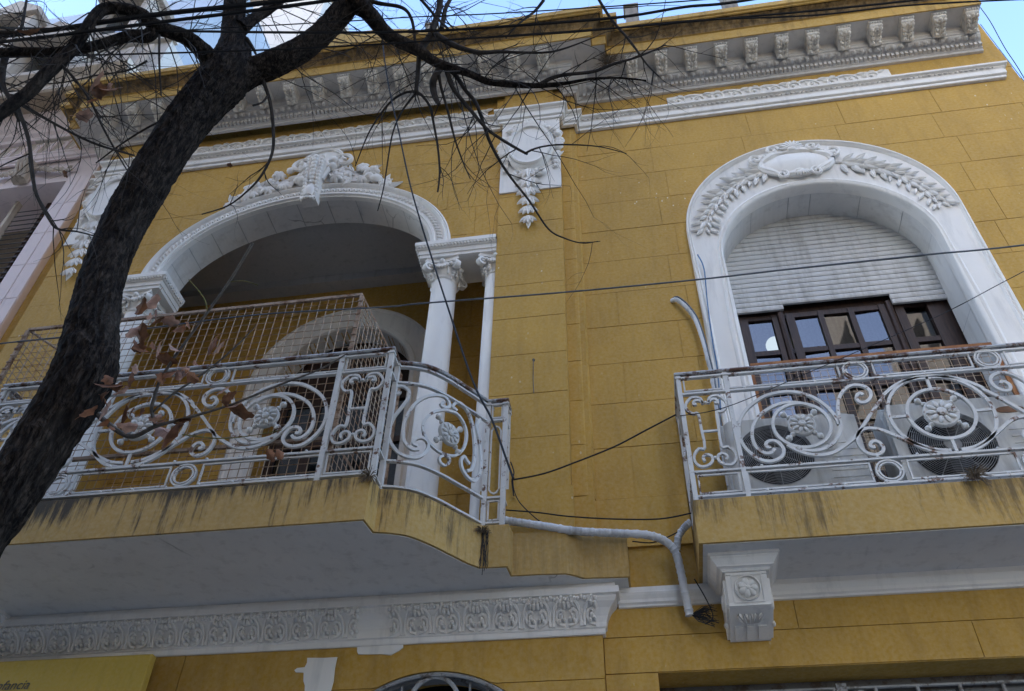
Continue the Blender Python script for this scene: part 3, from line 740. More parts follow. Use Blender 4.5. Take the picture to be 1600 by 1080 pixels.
# courses of scored stucco
cutA, cutB = [0.47, 1.405, 2.34, 3.278, 4.13], [-0.02, 0.58, 1.51, 2.45, 3.385]
blocks(WALL, -0.30, 4.30, ZL, 0.0, [cutB, cutA], [op_win_mid])
blocks(WALL, -0.32, 0.34, [4.60, 4.992], -0.018, [[]])
blocks(WALL, -0.30, 4.30, [3.745, 3.975, 4.17], 0.0, [[1.9], [0.9, 2.9]], mat='yellow_plain')
blocks(WALL, -0.30, 0.02, [2.9, 3.3, 3.745], 0.0, [[]], mat='yellow_plain')
zl = [z for z in ZL if z > 7.9]
blocks(WALL, mir(-1.08), -1.08, [7.86] + zl, YB, [[CX - 1.72, CX + 1.72], [CX - 1.0, CX + 1.0, CX + 1.8], [CX - 1.45, CX + 1.5], [CX - 0.9, CX + 0.95, CX + 1.78]], [op_log_mid])
for sx in (lambda x: x, mir):
    xa, xb = sorted((sx(-1.08), sx(-0.455)))
    blocks(WALL, xa, xb, ZL, YP, [[]])
    blocks(WALL, xa - 0.02, xb + 0.02, [4.58, 4.992], YP - 0.03, [[]])
    xa, xb = sorted((sx(-0.462), sx(-0.376)))
    blocks(WALL, xa, xb, ZL, -0.075, [[]])
    xa, xb = sorted((sx(-0.45), sx(-0.297)))
    blocks(WALL, xa, xb, [4.58, 4.97], -0.11, [[]])
    for z0, z1 in zip(ZL[:-1], ZL[1:]):                          # quarter-round fillet next to the pilaster
        pl = []
        for k in range(7):
            a = math.pi / 2 * k / 6
            pl.append((sx(-0.296 - 0.082 * (1 - math.cos(a)) * 1.0), 0.0 - 0.075 * math.sin(a)))
        pl += [(sx(-0.378), 0.02), (sx(-0.296), 0.02)]
        obj('stucco_block', MB().prism_z(pl, z0 + G, z1 - G), 'yellow_wall', WALL)
blocks(WALL, -6.13, -0.302, [2.6, 3.12, 3.705, 3.985], -0.04, [[-3.9, -0.9], [-4.2, -2.6], [-5, -3.1]], [arch_top(-1.37, 0.80, 0.80, 3.0)], mat='yellow_plain')

# closed shell behind (roof, sides, back) and the loggia room
sh = MB()
sh.box(-6.13, 4.28, 0.3, 9.0, 10.9, 11.0)
sh.box(-6.13, -6.0, 0.62, 9.0, 0, 10.9)
sh.box(4.15, 4.28, 0.3, 9.0, 0, 10.9)
sh.box(-6.13, 4.28, 8.9, 9.0, 0, 10.9)
sh.box(-0.6, -0.45, 1.12, 8.9, 0, 10.9)
sh.box(-6.0, 4.15, 1.3, 8.9, 4.3, 4.5)
sh.box(0.6, 4.15, 2.4, 2.5, 4.5, 10.9)
obj('roof_shell', sh, 'old_concrete', HOUSE)
lg = MB()
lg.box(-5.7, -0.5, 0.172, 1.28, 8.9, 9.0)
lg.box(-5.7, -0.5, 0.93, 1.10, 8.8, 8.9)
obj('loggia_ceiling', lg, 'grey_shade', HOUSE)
lw = MB()
DX, DZ, DRO, DRI = -2.93, 7.4, 1.03, 0.73
core(lw, -5.7, -0.5, 4.6, 8.9, 1.10, 1.28, [arch_top(DX, DRI, DRI, DZ)])
LW = obj('loggia_back_wall', lw, 'yellow_plain', HOUSE)
blocks(LW, -5.7, -0.5, [4.6, 5.03] + ZL[1:9] + [8.88], 1.088, [[-4.3, -1.6], [-4.7, -1.2]], [arch_top(DX, 0.9, 0.9, DZ)], mat='yellow_plain')
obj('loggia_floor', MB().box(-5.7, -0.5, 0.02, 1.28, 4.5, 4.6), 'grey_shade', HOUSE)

def arch_path(cx, a, b, zs, zbase, n=36):
    """points (x,z) from the lower left, round the arch, to the lower right"""
    P = [(cx - a, zbase)] if zbase < zs - 0.01 else []
    for k in range(n + 1):
        t = math.pi - math.pi * k / n
        P.append((cx + a * math.cos(t), zs + b * math.sin(t)))
    if zbase < zs - 0.01:
        P.append((cx + a, zbase))
    return P

# ------------------------------------------------------------------ door at the back of the loggia
DOOR = obj('loggia_door', MB().box(DX - 0.66, DX + 0.66, 1.31, 1.36, 7.28, 7.4), 'dark_wood', HOUSE)
P_o, P_i = arch_path(DX, DRO, DRO, DZ, 4.6), arch_path(DX, DRI, DRI, DZ, 4.6)
rows = []
for (ox, oz), (ix, iz) in zip(P_o, P_i):
    def at(f):
        return (ox + (ix - ox) * f, oz + (iz - oz) * f)
    r = []
    for f, y in ((0, 1.1), (0, 1.05), (0.1, 1.045), (0.14, 1.06), (0.75, 1.06), (0.8, 1.04), (0.95, 1.04), (1.0, 1.06), (1.0, 1.3)):
        x, z = at(f)
        r.append((x, y, z))
    rows.append(r)
obj('door_surround', MB().loft(rows), 'white_trim', HOUSE)
dm = MB()
for x in (DX - 0.7, DX - 0.33, DX + 0.33, DX + 0.7):
    dm.box(x - 0.05, x + 0.05, 1.305, 1.37, 4.6, 7.4)
for z in (4.66, 5.4, 6.1, 6.75):
    dm.box(DX - 0.66, DX + 0.66, 1.31, 1.36, z - 0.035, z + 0.035)
dm.prism(arch_path(DX, 0.76, 0.76, DZ, 7.38) , 1.33, 1.35)
obj('door_frame', dm, 'dark_wood', DOOR)
for x0, x1 in ((DX - 0.65, DX - 0.38), (DX - 0.28, DX + 0.28), (DX + 0.38, DX + 0.65)):
    for z0, z1 in ((4.7, 5.365), (5.435, 6.065), (6.135, 6.715), (6.785, 7.28)):
        obj('pane', MB().box(x0, x1, 1.335, 1.342, z0, z1), 'window_glass', DOOR)

# ------------------------------------------------------------------ loggia arch: archivolt, soffit stones, keystone and festoon
rows, P_o, P_i = [], arch_path(CX, A_O, B_O, SPR, SPR, 60), arch_path(CX, A_I, B_I, SPR, SPR, 60)
for (ox, oz), (ix, iz) in zip(P_o, P_i):
    r = []
    for f, y in ((0, YB), (0, YB - 0.05), (0.06, YB - 0.058), (0.12, YB - 0.05), (0.16, YB - 0.062), (0.24, YB - 0.05), (0.3, YB - 0.03), (0.72, YB - 0.03), (0.76, YB - 0.05), (0.86, YB - 0.05), (0.88, YB - 0.03), (1.0, YB - 0.03), (1.0, YB + 0.02)):
        r.append((ox + (ix - ox) * f, y, oz + (iz - oz) * f))
    rows.append(r)
ARCH = obj('archivolt', MB().loft(rows), 'white_trim', HOUSE, smooth=True)
# carved leaf band on the archivolt
cb = MB()
N = 74
for k in range(N):
    t = math.pi - math.pi * (k + 0.5) / N
    if abs(t - math.pi / 2) < 0.05:
        continue
    a, b = (A_O * 0.49 + A_I * 0.51), (B_O * 0.49 + B_I * 0.51)
    p = Vector((CX + a * math.cos(t), YB - 0.033, SPR + b * math.sin(t)))
    tang = math.atan2(b * math.cos(t), -a * math.sin(t))
    Mx = Matrix.Rotation(-(tang + 0.9), 3, 'Y')
    cb.ball(p, 0.042, 0.018, 0.017, 6, 4, Mx)
    Mx = Matrix.Rotation(-(tang - 0.9), 3, 'Y')
    cb.ball(p + Vector((0.02 * math.sin(t), 0, 0.0)), 0.028, 0.014, 0.012, 6, 4, Mx)
obj('leaf_band', cb, 'white_trim', ARCH, smooth=True, kind='stuff')
NV = 13
for k in range(NV):                                              # soffit stones
    t0, t1 = math.pi - math.pi * k / NV, math.pi - math.pi * (k + 1) / NV
    rows = []
    for j in range(7):
        t = t0 + (t1 - t0) * (0.012 + 0.976 * j / 6)
        c_, s_ = math.cos(t), math.sin(t)
        rows.append([(CX + A_I * c_, YB + 0.02, SPR + B_I * s_), (CX + A_I * c_, 0.172, SPR + B_I * s_), (CX + (A_I + 0.02) * c_, 0.172, SPR + (B_I + 0.02) * s_)])
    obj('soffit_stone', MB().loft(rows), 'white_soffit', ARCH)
rows = []
for k in range(41):
    t = math.pi - math.pi * k / 40
    c_, s_ = math.cos(t), math.sin(t)
    rows.append([(CX + (A_I + 0.012) * c_, YB + 0.02, SPR + (B_I + 0.012) * s_), (CX + (A_I + 0.012) * c_, 0.171, SPR + (B_I + 0.012) * s_)])
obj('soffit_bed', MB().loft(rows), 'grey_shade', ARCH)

km = MB()
# console of the keystone: S profile, plaited centre
prof = [(YB, 9.42), (YB - 0.13, 9.42), (YB - 0.17, 9.34), (YB - 0.16, 9.2), (YB - 0.12, 9.05), (YB - 0.085, 8.92), (YB - 0.09, 8.84), (YB - 0.12, 8.80), (YB - 0.12, 8.76), (YB, 8.76)]
km.prism_x(prof, -3.19, -3.02)
for sx in (-1, 1):
    for k in range(12):
        u = k / 11
        km.ball((-3.105 + sx * (0.075 - 0.012 * u), YB - 0.17 + 0.07 * u ** 1.5, 9.42 - 0.58 * u), 0.026, 0.03, 0.035, 6, 4)
for k in range(9):
    u = k / 8
    km.ball((-3.105, YB - 0.185 + 0.075 * u ** 1.5, 9.40 - 0.42 * u), 0.042, 0.03, 0.04, 6, 4)
km.lathe([(0.005, -0.02), (0.05, -0.03), (0.07, 0.03), (0.06, 0.11), (0.02, 0.17)], -3.105, YB - 0.1, 10, 8.83)
for k in range(7):
    a = math.pi * k / 6
    km.ball((-3.105 + 0.06 * math.cos(a), YB - 0.1 - 0.03 * math.sin(a), 8.755), 0.02, 0.02, 0.02, 6, 4)
KEY = obj('keystone', km, 'white_trim', HOUSE, smooth=True)
sm = MB()
shield = [(-3.32, 9.36), (-3.34, 9.5), (-3.28, 9.62), (-3.16, 9.71), (-3.02, 9.72), (-2.9, 9.63), (-2.86, 9.5), (-2.9, 9.38), (-3.1, 9.3)]
sm.prism(shield, YB - 0.05, YB + 0.01)
sm.tube([(x, YB - 0.055, z) for x, z in catmull(shield, 4)], 0.022, 6)
obj('shield', sm, 'white_trim', KEY, smooth=True)
def spiral(cx, y, cz, r0, turns, a0, hand=1, n=26, squash=1.0):
    P = []
    for k in range(n + 1):
        u = k / n
        a = a0 + hand * turns * 2 * math.pi * u
        r = r0 * (1 - 0.86 * u)
        P.append((cx + r * math.cos(a), y, cz + r * squash * math.sin(a)))
    return P
for cx, hand in ((-3.33, 1), (-2.84, -1)):
    obj('volute', MB().tube([(cx + (0.18 if hand > 0 else -0.18), YB - 0.08, 9.12)] + spiral(cx, YB - 0.06, 9.46, 0.12, 1.4, math.pi if hand < 0 else 0, hand), 0.026, 6), 'white_trim', KEY, smooth=True)
leaf_me = leaf_mb(1.0, 0.38, 0.14).mesh('leaf', 'white_trim', True)
flower_me = flower_mb(1.0).mesh('flower', 'white_trim', True)
bud_me = MB().ball((0, -0.4, 0), 0.8, 0.6, 0.8, 7, 5).mesh('bud', 'white_trim', True)
FEST = obj('festoon', MB().prism([(-3.98, 8.92), (-3.7, 9.06), (-3.3, 9.14), (-2.95, 9.15), (-2.6, 9.09), (-2.28, 8.98), (-2.34, 9.08), (-2.6, 9.26), (-2.9, 9.38), (-3.35, 9.36), (-3.7, 9.2)], YB - 0.02, YB + 0.01), 'white_trim', HOUSE)
fr = random.Random(5)
def zarch(x):
    return SPR + B_O * math.sqrt(max(0, 1 - ((x - CX) / A_O) ** 2))
for side in (-1, 1):
    for k in range(44):
        u = fr.random() ** 0.8
        x = CX + side * (0.14 + (0.80 if side < 0 else 0.70) * u)
        base = zarch(x) + 0.01
        h = 0.40 * (1 - u) ** 0.8 + 0.04
        z = base + 0.045 + h * fr.random()
        s_ = 0.058 + 0.034 * fr.random()
        kind = fr.random()
        if kind < 0.55:
            me, nm = flower_me, 'flower'
        elif kind < 0.68:
            me, nm = bud_me, 'fruit'
        else:
            me, nm = leaf_me, 'leaf'
            s_ *= 2.0
        M_ = T(x, YB - 0.02 - 0.05 * (1 - abs(u - 0.3)) * fr.random(), z) @ RY(fr.uniform(-3, 3)) @ Matrix.Rotation(fr.uniform(-0.5, 0.5), 4, 'X') @ Matrix.Scale(s_, 4)
        obj(nm, me, None, FEST, matrix=M_)
for side in (-1, 1):
    for k in range(5):
        x = CX + side * (0.66 + 0.05 * k)
        M_ = T(x, YB - 0.015, zarch(x) + 0.03) @ RY(-(math.pi - 0.45 if side < 0 else -0.45 + 0.9) + fr.uniform(-0.3, 0.3)) @ Matrix.Scale(0.15, 4)
        obj('leaf', leaf_me, None, FEST, matrix=M_)

# ------------------------------------------------------------------ entablature pieces and columns of the loggia
ent_prof = [(0.0, 7.66), (0.012, 7.66), (0.012, 7.70), (0.022, 7.702), (0.022, 7.755), (0.034, 7.76), (0.05, 7.79), (0.058, 7.80), (0.058, 7.845), (0.0, 7.85)]
for side in (1, -1):
    em = MB()
    if side > 0:
        path = [(-1.082, -0.19), (-1.80, -0.19), (-1.80, 0.17)]
        em.box(-1.80, -1.082, -0.19, 0.168, 7.66, 7.849)
    else:
        path = [(mir(-1.80), 0.17), (mir(-1.80), -0.19), (mir(-1.082), -0.19)]
        em.box(mir(-1.082), mir(-1.80), -0.19, 0.168, 7.66, 7.849)
    em.sweep(path, ent_prof, False)
    E_ = obj('entablature', em, 'white_trim', HOUSE)
    be = MB()
    xs = [-1.10 - 0.031 * k for k in range(24)]
    for x in xs:
        be.ball(((x if side > 0 else mir(x)), -0.236, 7.785), 0.013, 0.012, 0.017, 6, 4)
    for k in range(11):
        be.ball(((-1.85 if side > 0 else mir(-1.85)), -0.21 + 0.034 * k, 7.785), 0.012, 0.013, 0.017, 6, 4)
    obj('leaf_band', be, 'white_trim', E_, smooth=True, kind='stuff')

def column(cx, cy, z0, z1, r0, r1, hide=0):
    c_ = MB()
    prof = [(r0 * 1.35, z0), (r0 * 1.35, z0 + 0.05), (r0 * 1.25, z0 + 0.06), (r0 * 1.28, z0 + 0.09), (r0 * 1.05, z0 + 0.11)]
    for k in range(11):
        u = k / 10
        prof.append((r0 + (r1 - r0) * u ** 1.6, z0 + 0.13 + (z1 - 0.24 - z0 - 0.13) * u))
    c_.lathe(prof, cx, cy, 28)
    C_ = obj('column', c_, 'white_trim', HOUSE, smooth=True)
    k_ = MB()
    zc = z1 - 0.26
    k_.lathe([(r1 * 1.0, zc), (r1 * 1.1, zc + 0.015), (r1 * 1.0, zc + 0.03), (r1 * 1.03, zc + 0.06), (r1 * 1.22, zc + 0.12), (r1 * 1.32, zc + 0.16), (r1 * 1.2, zc + 0.2)], cx, cy, 20)
    ab = []
    hw = r1 * 1.42
    for q in range(4):                                           # concave abacus
        a0 = math.pi / 4 + q * math.pi / 2
        for j in range(6):
            u = j / 6
            p0 = (hw * math.sqrt(2) * math.cos(a0), hw * math.sqrt(2) * math.sin(a0))
            a1 = a0 + math.pi / 2
            p1 = (hw * math.sqrt(2) * math.cos(a1), hw * math.sqrt(2) * math.sin(a1))
            s_ = 1 - 0.2 * math.sin(math.pi * u)
            ab.append((cx + (p0[0] + (p1[0] - p0[0]) * u) * s_, cy + (p0[1] + (p1[1] - p0[1]) * u) * s_))
    k_.prism_z(ab, zc + 0.205, zc + 0.225)
    k_.prism_z([(cx + (x - cx) * 0.94, cy + (y - cy) * 0.94) for x, y in ab], zc + 0.225, zc + 0.26)
    obj('abacus', k_, 'white_trim', C_, smooth=True)
    for q in range(4):                                           # corner volutes
        a = math.pi / 4 + q * math.pi / 2
        if hide * math.cos(a) > 0.1:
            continue
        v_ = MB()
        d = Vector((math.cos(a), math.sin(a), 0))
        s_ = Vector((-math.sin(a), math.cos(a), 0))
        o = Vector((cx, cy, zc + 0.145)) + d * (r1 * 1.62)
        P = []
        for k in range(22):
            u = k / 21
            an = math.pi * 0.75 - u * 2.6 * math.pi
            r = 0.052 * (1 - 0.82 * u)
            P.append(o + d * (r * math.cos(an)) + Vector((0, 0, r * math.sin(an))))
        v_.bar([tuple(p) for p in P], 0.02, 0.05, s_)
        v_.ball(o, 0.018, 0.018, 0.03, 6, 4)
        for k in range(3):                                       # drop of berries under the volute
            v_.ball(o - d * (0.035 + 0.012 * k) - Vector((0, 0, 0.075 + 0.03 * k)), 0.018 - 0.003 * k, 0.018 - 0.003 * k, 0.02, 6, 4)
        obj('volute', v_, 'white_trim', C_, smooth=True)
    for q in range(4):
        f_ = MB()
        a = q * math.pi / 2
        if hide * math.cos(a) > 0.1:
            continue
        d = Vector((math.cos(a), math.sin(a), 0))
        s_ = Vector((-math.sin(a), math.cos(a), 0))
        o = Vector((cx, cy, zc + 0.17)) + d * (r1 * 1.28)
        for k in range(-3, 4):
            f_.ball(o + s_ * (0.028 * k) + Vector((0, 0, -0.045 + 0.004 * k * k)), 0.02, 0.02, 0.02, 6, 4)
        f_.ball(o + Vector((0, 0, 0.03)), 0.03, 0.03, 0.03, 6, 4)
        for k in (-1, 1):
            for j in range(3):
                f_.ball(o + s_ * (0.06 * k) - d * 0.02 + Vector((0, 0, -0.05 - 0.03 * j)), 0.015, 0.015, 0.02, 6, 4)
        obj('garland', f_, 'white_trim', C_, smooth=True)
for x, hd in ((-1.59, 0), (-1.085, 1), (mir(-1.59), 0), (mir(-1.085), -1)):
    column(x, -0.045, 4.6, 7.66, 0.125, 0.113, hd)

# ------------------------------------------------------------------ right window: surround, reveal stones, ornament
P_o = [(WX - R_O, 4.6), (WX - R_O, 5.6), (WX - R_O, 6.6)] + [(WX + R_O * math.cos(math.pi * (1 - k / 48)), WZ_O + R_O * math.sin(math.pi * k / 48)) for k in range(49)] + [(WX + R_O, 6.6), (WX + R_O, 5.6), (WX + R_O, 4.6)]
P_i = [(IX - R_I, 4.6), (IX - R_I, 5.6), (IX - R_I, 6.6)] + [(IX + R_I * math.cos(math.pi * (1 - k / 48)), WZ_I + R_I * math.sin(math.pi * k / 48)) for k in range(49)] + [(IX + R_I, 6.6), (IX + R_I, 5.6), (IX + R_I, 4.6)]
rows = []
for (ox, oz), (ix, iz) in zip(P_o, P_i):
    L = math.hypot(ix - ox, iz - oz)
    r = []
    for d, y in ((0, 0.01), (0, -0.06), (0.012, -0.072), (0.026, -0.072), (0.034, -0.055), (0.046, -0.064), (0.058, -0.05), (0.064, -0.04)):
        r.append((ox + (ix - ox) * d / L, y, oz + (iz - oz) * d / L))
    for d, y in ((0.085, -0.04), (0.078, -0.055), (0.06, -0.062), (0.046, -0.055), (0.04, -0.05), (0.03, -0.066), (0.012, -0.062), (0.0, -0.045), (0.0, 0.06)):
        r.append((ix + (ox - ix) * d / L, y, iz + (oz - iz) * d / L))
    rows.append(r)
SURR = obj('window_surround', MB().loft(rows), 'white_trim', HOUSE, smooth=True)
cuts = [0, 2.0, 3.6, 9.5, 17, 24, 27.5, 35, 42, 48.5, 52, 54]
def pt_at(s_):
    i = min(int(s_), len(P_i) - 2)
    f = s_ - i
    return (P_i[i][0] + (P_i[i + 1][0] - P_i[i][0]) * f, P_i[i][1] + (P_i[i + 1][1] - P_i[i][1]) * f)
for a, b in zip(cuts[:-1], cuts[1:]):
    rows = []
    n_ = max(2, int(b - a) + 1)
    for j in range(n_ + 1):
        s_ = a + (b - a) * j / n_
        gp = 0.003 if (a < 3 or b > 51) else 0.05
        s_ += gp if j == 0 else (-gp if j == n_ else 0)
        x, z = pt_at(s_)
        rows.append([(x, 0.055, z), (x, 0.34, z)])
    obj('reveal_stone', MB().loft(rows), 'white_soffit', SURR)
rows = [[(x + (0.008 if x > IX else -0.008), 0.056, z + (0.008 if z > WZ_I else 0)), (x + (0.008 if x > IX else -0.008), 0.338, z + (0.008 if z > WZ_I else 0))] for x, z in P_i]
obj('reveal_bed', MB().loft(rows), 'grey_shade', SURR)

# cartouche
cm = MB()
cc = (1.82, 8.65)
rows = []
oval = [(cc[0] + 0.28 * math.cos(a) * (1 + 0.1 * math.cos(4 * a)), cc[1] + 0.175 * math.sin(a) * (1 + 0.12 * math.cos(2 * a))) for a in [2 * math.pi * k / 32 for k in range(32)]]
for f, y in ((1.0, -0.04), (1.0, -0.07), (0.85, -0.082), (0.5, -0.098), (0.2, -0.105), (0.02, -0.107)):
    rows.append([(cc[0] + (x - cc[0]) * f, y, cc[1] + (z - cc[1]) * f) for x, z in oval])
cm.loft(rows, True)
CART = obj('cartouche', cm, 'white_trim', HOUSE, smooth=True)
fm = MB()
ring = [(cc[0] + 0.31 * math.cos(a) * (1 + 0.1 * math.cos(4 * a)), -0.065, cc[1] + 0.205 * math.sin(a) * (1 + 0.12 * math.cos(2 * a))) for a in [2 * math.pi * k / 40 for k in range(41)]]
fm.tube(ring, [0.032 + 0.012 * math.sin(k * 0.9) for k in range(41)], 7, False)
for sx in (-1, 1):
    fm.tube(spiral(cc[0] + sx * 0.36, -0.08, cc[1] + 0.10, 0.075, 1.4, -math.pi / 2, sx), 0.018, 6)
    fm.tube(spiral(cc[0] + sx * 0.16, -0.085, cc[1] - 0.19, 0.06, 1.4, math.pi / 2, sx), 0.016, 6)
    fm.tube(catmull([(cc[0] + sx * 0.31, -0.07, cc[1] + 0.03), (cc[0] + sx * 0.33, -0.07, cc[1] - 0.06), (cc[0] + sx * 0.27, -0.075, cc[1] - 0.14), (cc[0] + sx * 0.17, -0.08, cc[1] - 0.19)], 4), 0.02, 6)
    fm.tube(spiral(cc[0] + sx * 0.19, -0.09, cc[1] + 0.21, 0.065, 1.3, 0, -sx), 0.017, 6)
    for k in range(4):
        fm.ball((cc[0] + sx * (0.22 + 0.03 * k), -0.08, cc[1] + 0.17 - 0.02 * k), 0.024, 0.02, 0.018, 6, 4)
obj('strapwork', fm, 'white_trim', CART, smooth=True)
for nm, zz, up in (('shell', 0.19, 1), ('shell', -0.17, -1)):
    s_ = MB()
    for k in range(-4, 5):
        a = k * 0.34
        L = 0.115 if up > 0 else 0.075
        s_.ball((cc[0] + (0 if up > 0 else 0.02) + L * 0.6 * math.sin(a), -0.085 - 0.02 * math.cos(a), cc[1] + zz + up * L * 0.6 * math.cos(a)), 0.016, 0.022, L * 0.55, 6, 4, Matrix.Rotation(a * up, 3, 'Y'))
    s_.ball((cc[0], -0.09, cc[1] + zz), 0.05, 0.03, 0.03, 8, 5)
    obj(nm, s_, 'white_trim', CART, smooth=True)
laurel_me = leaf_mb(1.0, 0.46, 0.17, 6).mesh('leaf', 'white_trim', True)
# laurel sprays: leaves along the middle of the surround
lr = random.Random(21)
def mid_at(ang):
    ox, oz = WX + R_O * math.cos(ang), WZ_O + R_O * math.sin(ang)
    ix, iz = IX + R_I * math.cos(ang), WZ_I + R_I * math.sin(ang)
    return ((ox * 0.5 + ix * 0.5), (oz * 0.5 + iz * 0.5), math.hypot(ox - ix, oz - iz))
for side in (-1, 1):
    SPRAY = MB()
    path = []
    for k in range(24):
        a = math.pi / 2 + (-side) * (0.30 + 1.02 * k / 23)
        x, z, w = mid_at(a)
        path.append((x, -0.05, z))
    SPRAY.tube(path, [0.014 - 0.008 * k / 23 for k in range(24)], 6)
    SP = obj('laurel_spray', SPRAY, 'white_trim', HOUSE, smooth=True)
    for k in range(12):
        u = k / 11
        a = math.pi / 2 + (-side) * (0.36 + 1.0 * u)
        x, z, w = mid_at(a)
        x2, z2, _ = mid_at(a + (-side) * 0.02)
        dirn = math.atan2(z2 - z, x2 - x)
        for q in (-1.45, -0.5, 0.5, 1.45):
            L = (0.15 - 0.04 * u) * lr.uniform(0.8, 1.15)
            ang = dirn + q * 0.62 + lr.uniform(-0.2, 0.2)
            sc_ = Matrix.Diagonal((L, L * 1.0, L * 0.8, 1))
            off = 0.03 * q
            obj('leaf', laurel_me, None, SP, matrix=T(x - off * math.sin(dirn), -0.044 - (0.012 if q == 0 else 0), z + off * math.cos(dirn)) @ RY(-ang) @ Matrix.Rotation(-0.16, 4, 'Z') @ sc_)
        if k % 4 == 2:
            obj('berry', bud_me, None, SP, matrix=T(x + lr.uniform(-0.04, 0.04), -0.05, z + lr.uniform(-0.04, 0.04)) @ Matrix.Scale(0.02, 4))
# ------------------------------------------------------------------ roller shutter
SHUT = obj('roller_shutter', MB().box(0.9, 2.83, 0.345, 0.36, 7.12, 8.5), 'dark_void', HOUSE)  # black backing sheet paints the slat gaps dark
def slat(x0, x1, zb, h=0.058):
    m = MB()
    pr = [(0.34, zb), (0.318, zb + 0.001), (0.313, zb + h * 0.3), (0.314, zb + h * 0.75), (0.32, zb + h * 0.99), (0.34, zb + h)]
    return m.prism_x(pr, x0, x1)
zb = 7.115
k = 0
while zb < 8.36:
    obj('slat', slat(0.9, 2.83, zb + rnd.uniform(-0.001, 0.001)), 'shutter_slat', SHUT)
    zb += 0.0625
obj('slat', slat(0.9, 1.425, 7.053), 'shutter_slat', SHUT)
obj('slat', slat(2.33, 2.83, 7.053), 'shutter_slat', SHUT)
obj('slat', slat(2.33, 2.83, 6.995, 0.055), 'shutter_slat', SHUT)

# ------------------------------------------------------------------ glazed balcony door of the right window
GD = obj('balcony_door', MB().box(0.93, 2.8, 0.40, 0.44, 7.03, 7.5), 'dark_wood', HOUSE)
bars = MB()
for x0, x1 in ((0.93, 1.105), (1.315, 1.375), (1.435, 1.505), (1.708, 1.752), (1.963, 2.01), (2.222, 2.29), (2.345, 2.42), (2.612, 2.8)):
    bars.box(x0, x1, 0.365, 0.43, 4.6, 7.04)
for zz in (7.02, 6.6, 6.17, 5.74, 5.31):
    bars.box(1.0, 2.75, 0.375, 0.42, zz - 0.026, zz + 0.026)
for x in (1.39, 2.305):
    bars.tube([(x, 0.36, 4.6), (x, 0.36, 7.05)], 0.03, 8)
bars.box(1.0, 2.75, 0.37, 0.43, 4.6, 5.0)
obj('door_frame', bars, 'dark_wood', GD)
for x0, x1 in ((1.105, 1.315), (1.505, 1.708), (1.752, 1.963), (2.01, 2.222), (2.42, 2.612)):
    for z0, z1 in ((6.626, 6.994), (6.196, 6.574), (5.766, 6.144), (5.336, 5.714)):
        tilt = rnd.uniform(-0.006, 0.006)
        obj('pane', MB().add([(x0, 0.395 + tilt, z0), (x1, 0.395 - tilt, z0), (x1, 0.395 - tilt, z1), (x0, 0.395 + tilt, z1)], [(0, 1, 2, 3)]), 'window_glass', GD)

obj('globe_lamp', MB().ball((1.405, 0.9, 7.16), 0.085, 0.085, 0.085, 20, 12), 'lamp_globe', smooth=True, label='white globe lamp glowing behind the left pane of the balcony door', cat='lamp')

# ------------------------------------------------------------------ string course, frieze reliefs, cornice
band_path = [(4.12, 0.05), (4.12, 0.0), (-0.305, 0.0), (-0.305, -0.09), (-0.455, -0.09), (-0.455, YP), (-1.08, YP), (-1.08, YB),
             (mir(-1.08), YB), (mir(-1.08), YP), (mir(-0.455), YP), (mir(-0.455), -0.09), (mir(-0.305), -0.09), (mir(-0.305), 0.0), (-6.12, 0.0)]
band_prof = [(0.0, 9.74), (0.03, 9.742), (0.034, 9.75), (0.034, 9.776), (0.02, 9.782), (0.02, 9.79), (0.042, 9.795), (0.05, 9.80), (0.052, 9.86), (0.044, 9.866), (0.048, 9.885), (0.062, 9.9), (0.058, 9.915), (0.085, 9.925), (0.09, 9.93), (0.09, 9.955), (0.0, 9.975)]
BAND = obj('string_course', MB().sweep(band_path, band_prof), 'white_trim', HOUSE)
bd = MB()
x = 4.06
while x > -0.25:
    L = 0.026 if int(x * 100) % 3 else 0.012
    bd.ball((x, -0.062, 9.9), L, 0.013, 0.012, 6, 4)
    x -= 0.052
x = -1.15
while x > -5.1:
    bd.ball((x, YB - 0.062, 9.9), 0.022, 0.013, 0.012, 6, 4)
    x -= 0.052
obj('bead_moulding', bd, 'grey_trim', BAND, smooth=True, kind='stuff')

def scroll_mb(flip, w=0.215):
    m = MB()
    f = -1 if flip else 1
    P = [(-w * 0.62, -f * 0.07), (-w * 0.35, -f * 0.085), (-w * 0.02, -f * 0.075), (w * 0.3, -f * 0.02), (w * 0.33, f * 0.04), (w * 0.15, f * 0.075), (-w * 0.12, f * 0.06), (-w * 0.22, f * 0.005), (-w * 0.08, -f * 0.04), (w * 0.1, -f * 0.02), (w * 0.1, f * 0.025), (0, f * 0.03)]
    m.tube([(x, -0.006, z) for x, z in catmull(P, 3)], [0.016 - 0.006 * i / 33 for i in range(34)], 5)
    m.ball((0, -0.012, f * 0.01), 0.022, 0.018, 0.022, 6, 4)
    for (x, z, a, L) in ((-w * 0.3, -f * 0.06, 1.0, 0.1), (-w * 0.45, f * 0.05, -0.5, 0.1), (w * 0.36, f * 0.07, 0.4, 0.09), (w * 0.3, -f * 0.075, -0.3, 0.1), (-w * 0.05, f * 0.095, 0.2, 0.07)):
        q = leaf_mb(L, L * 0.5, 0.016, 4)
        q.xform((T(x, -0.002, z) @ RY(-a * f)).to_4x4())
        m.add(q.v, q.f)
    return m
sc_me = [scroll_mb(False).mesh('scroll', 'white_trim', True), scroll_mb(True).mesh('scroll', 'white_trim', True)]
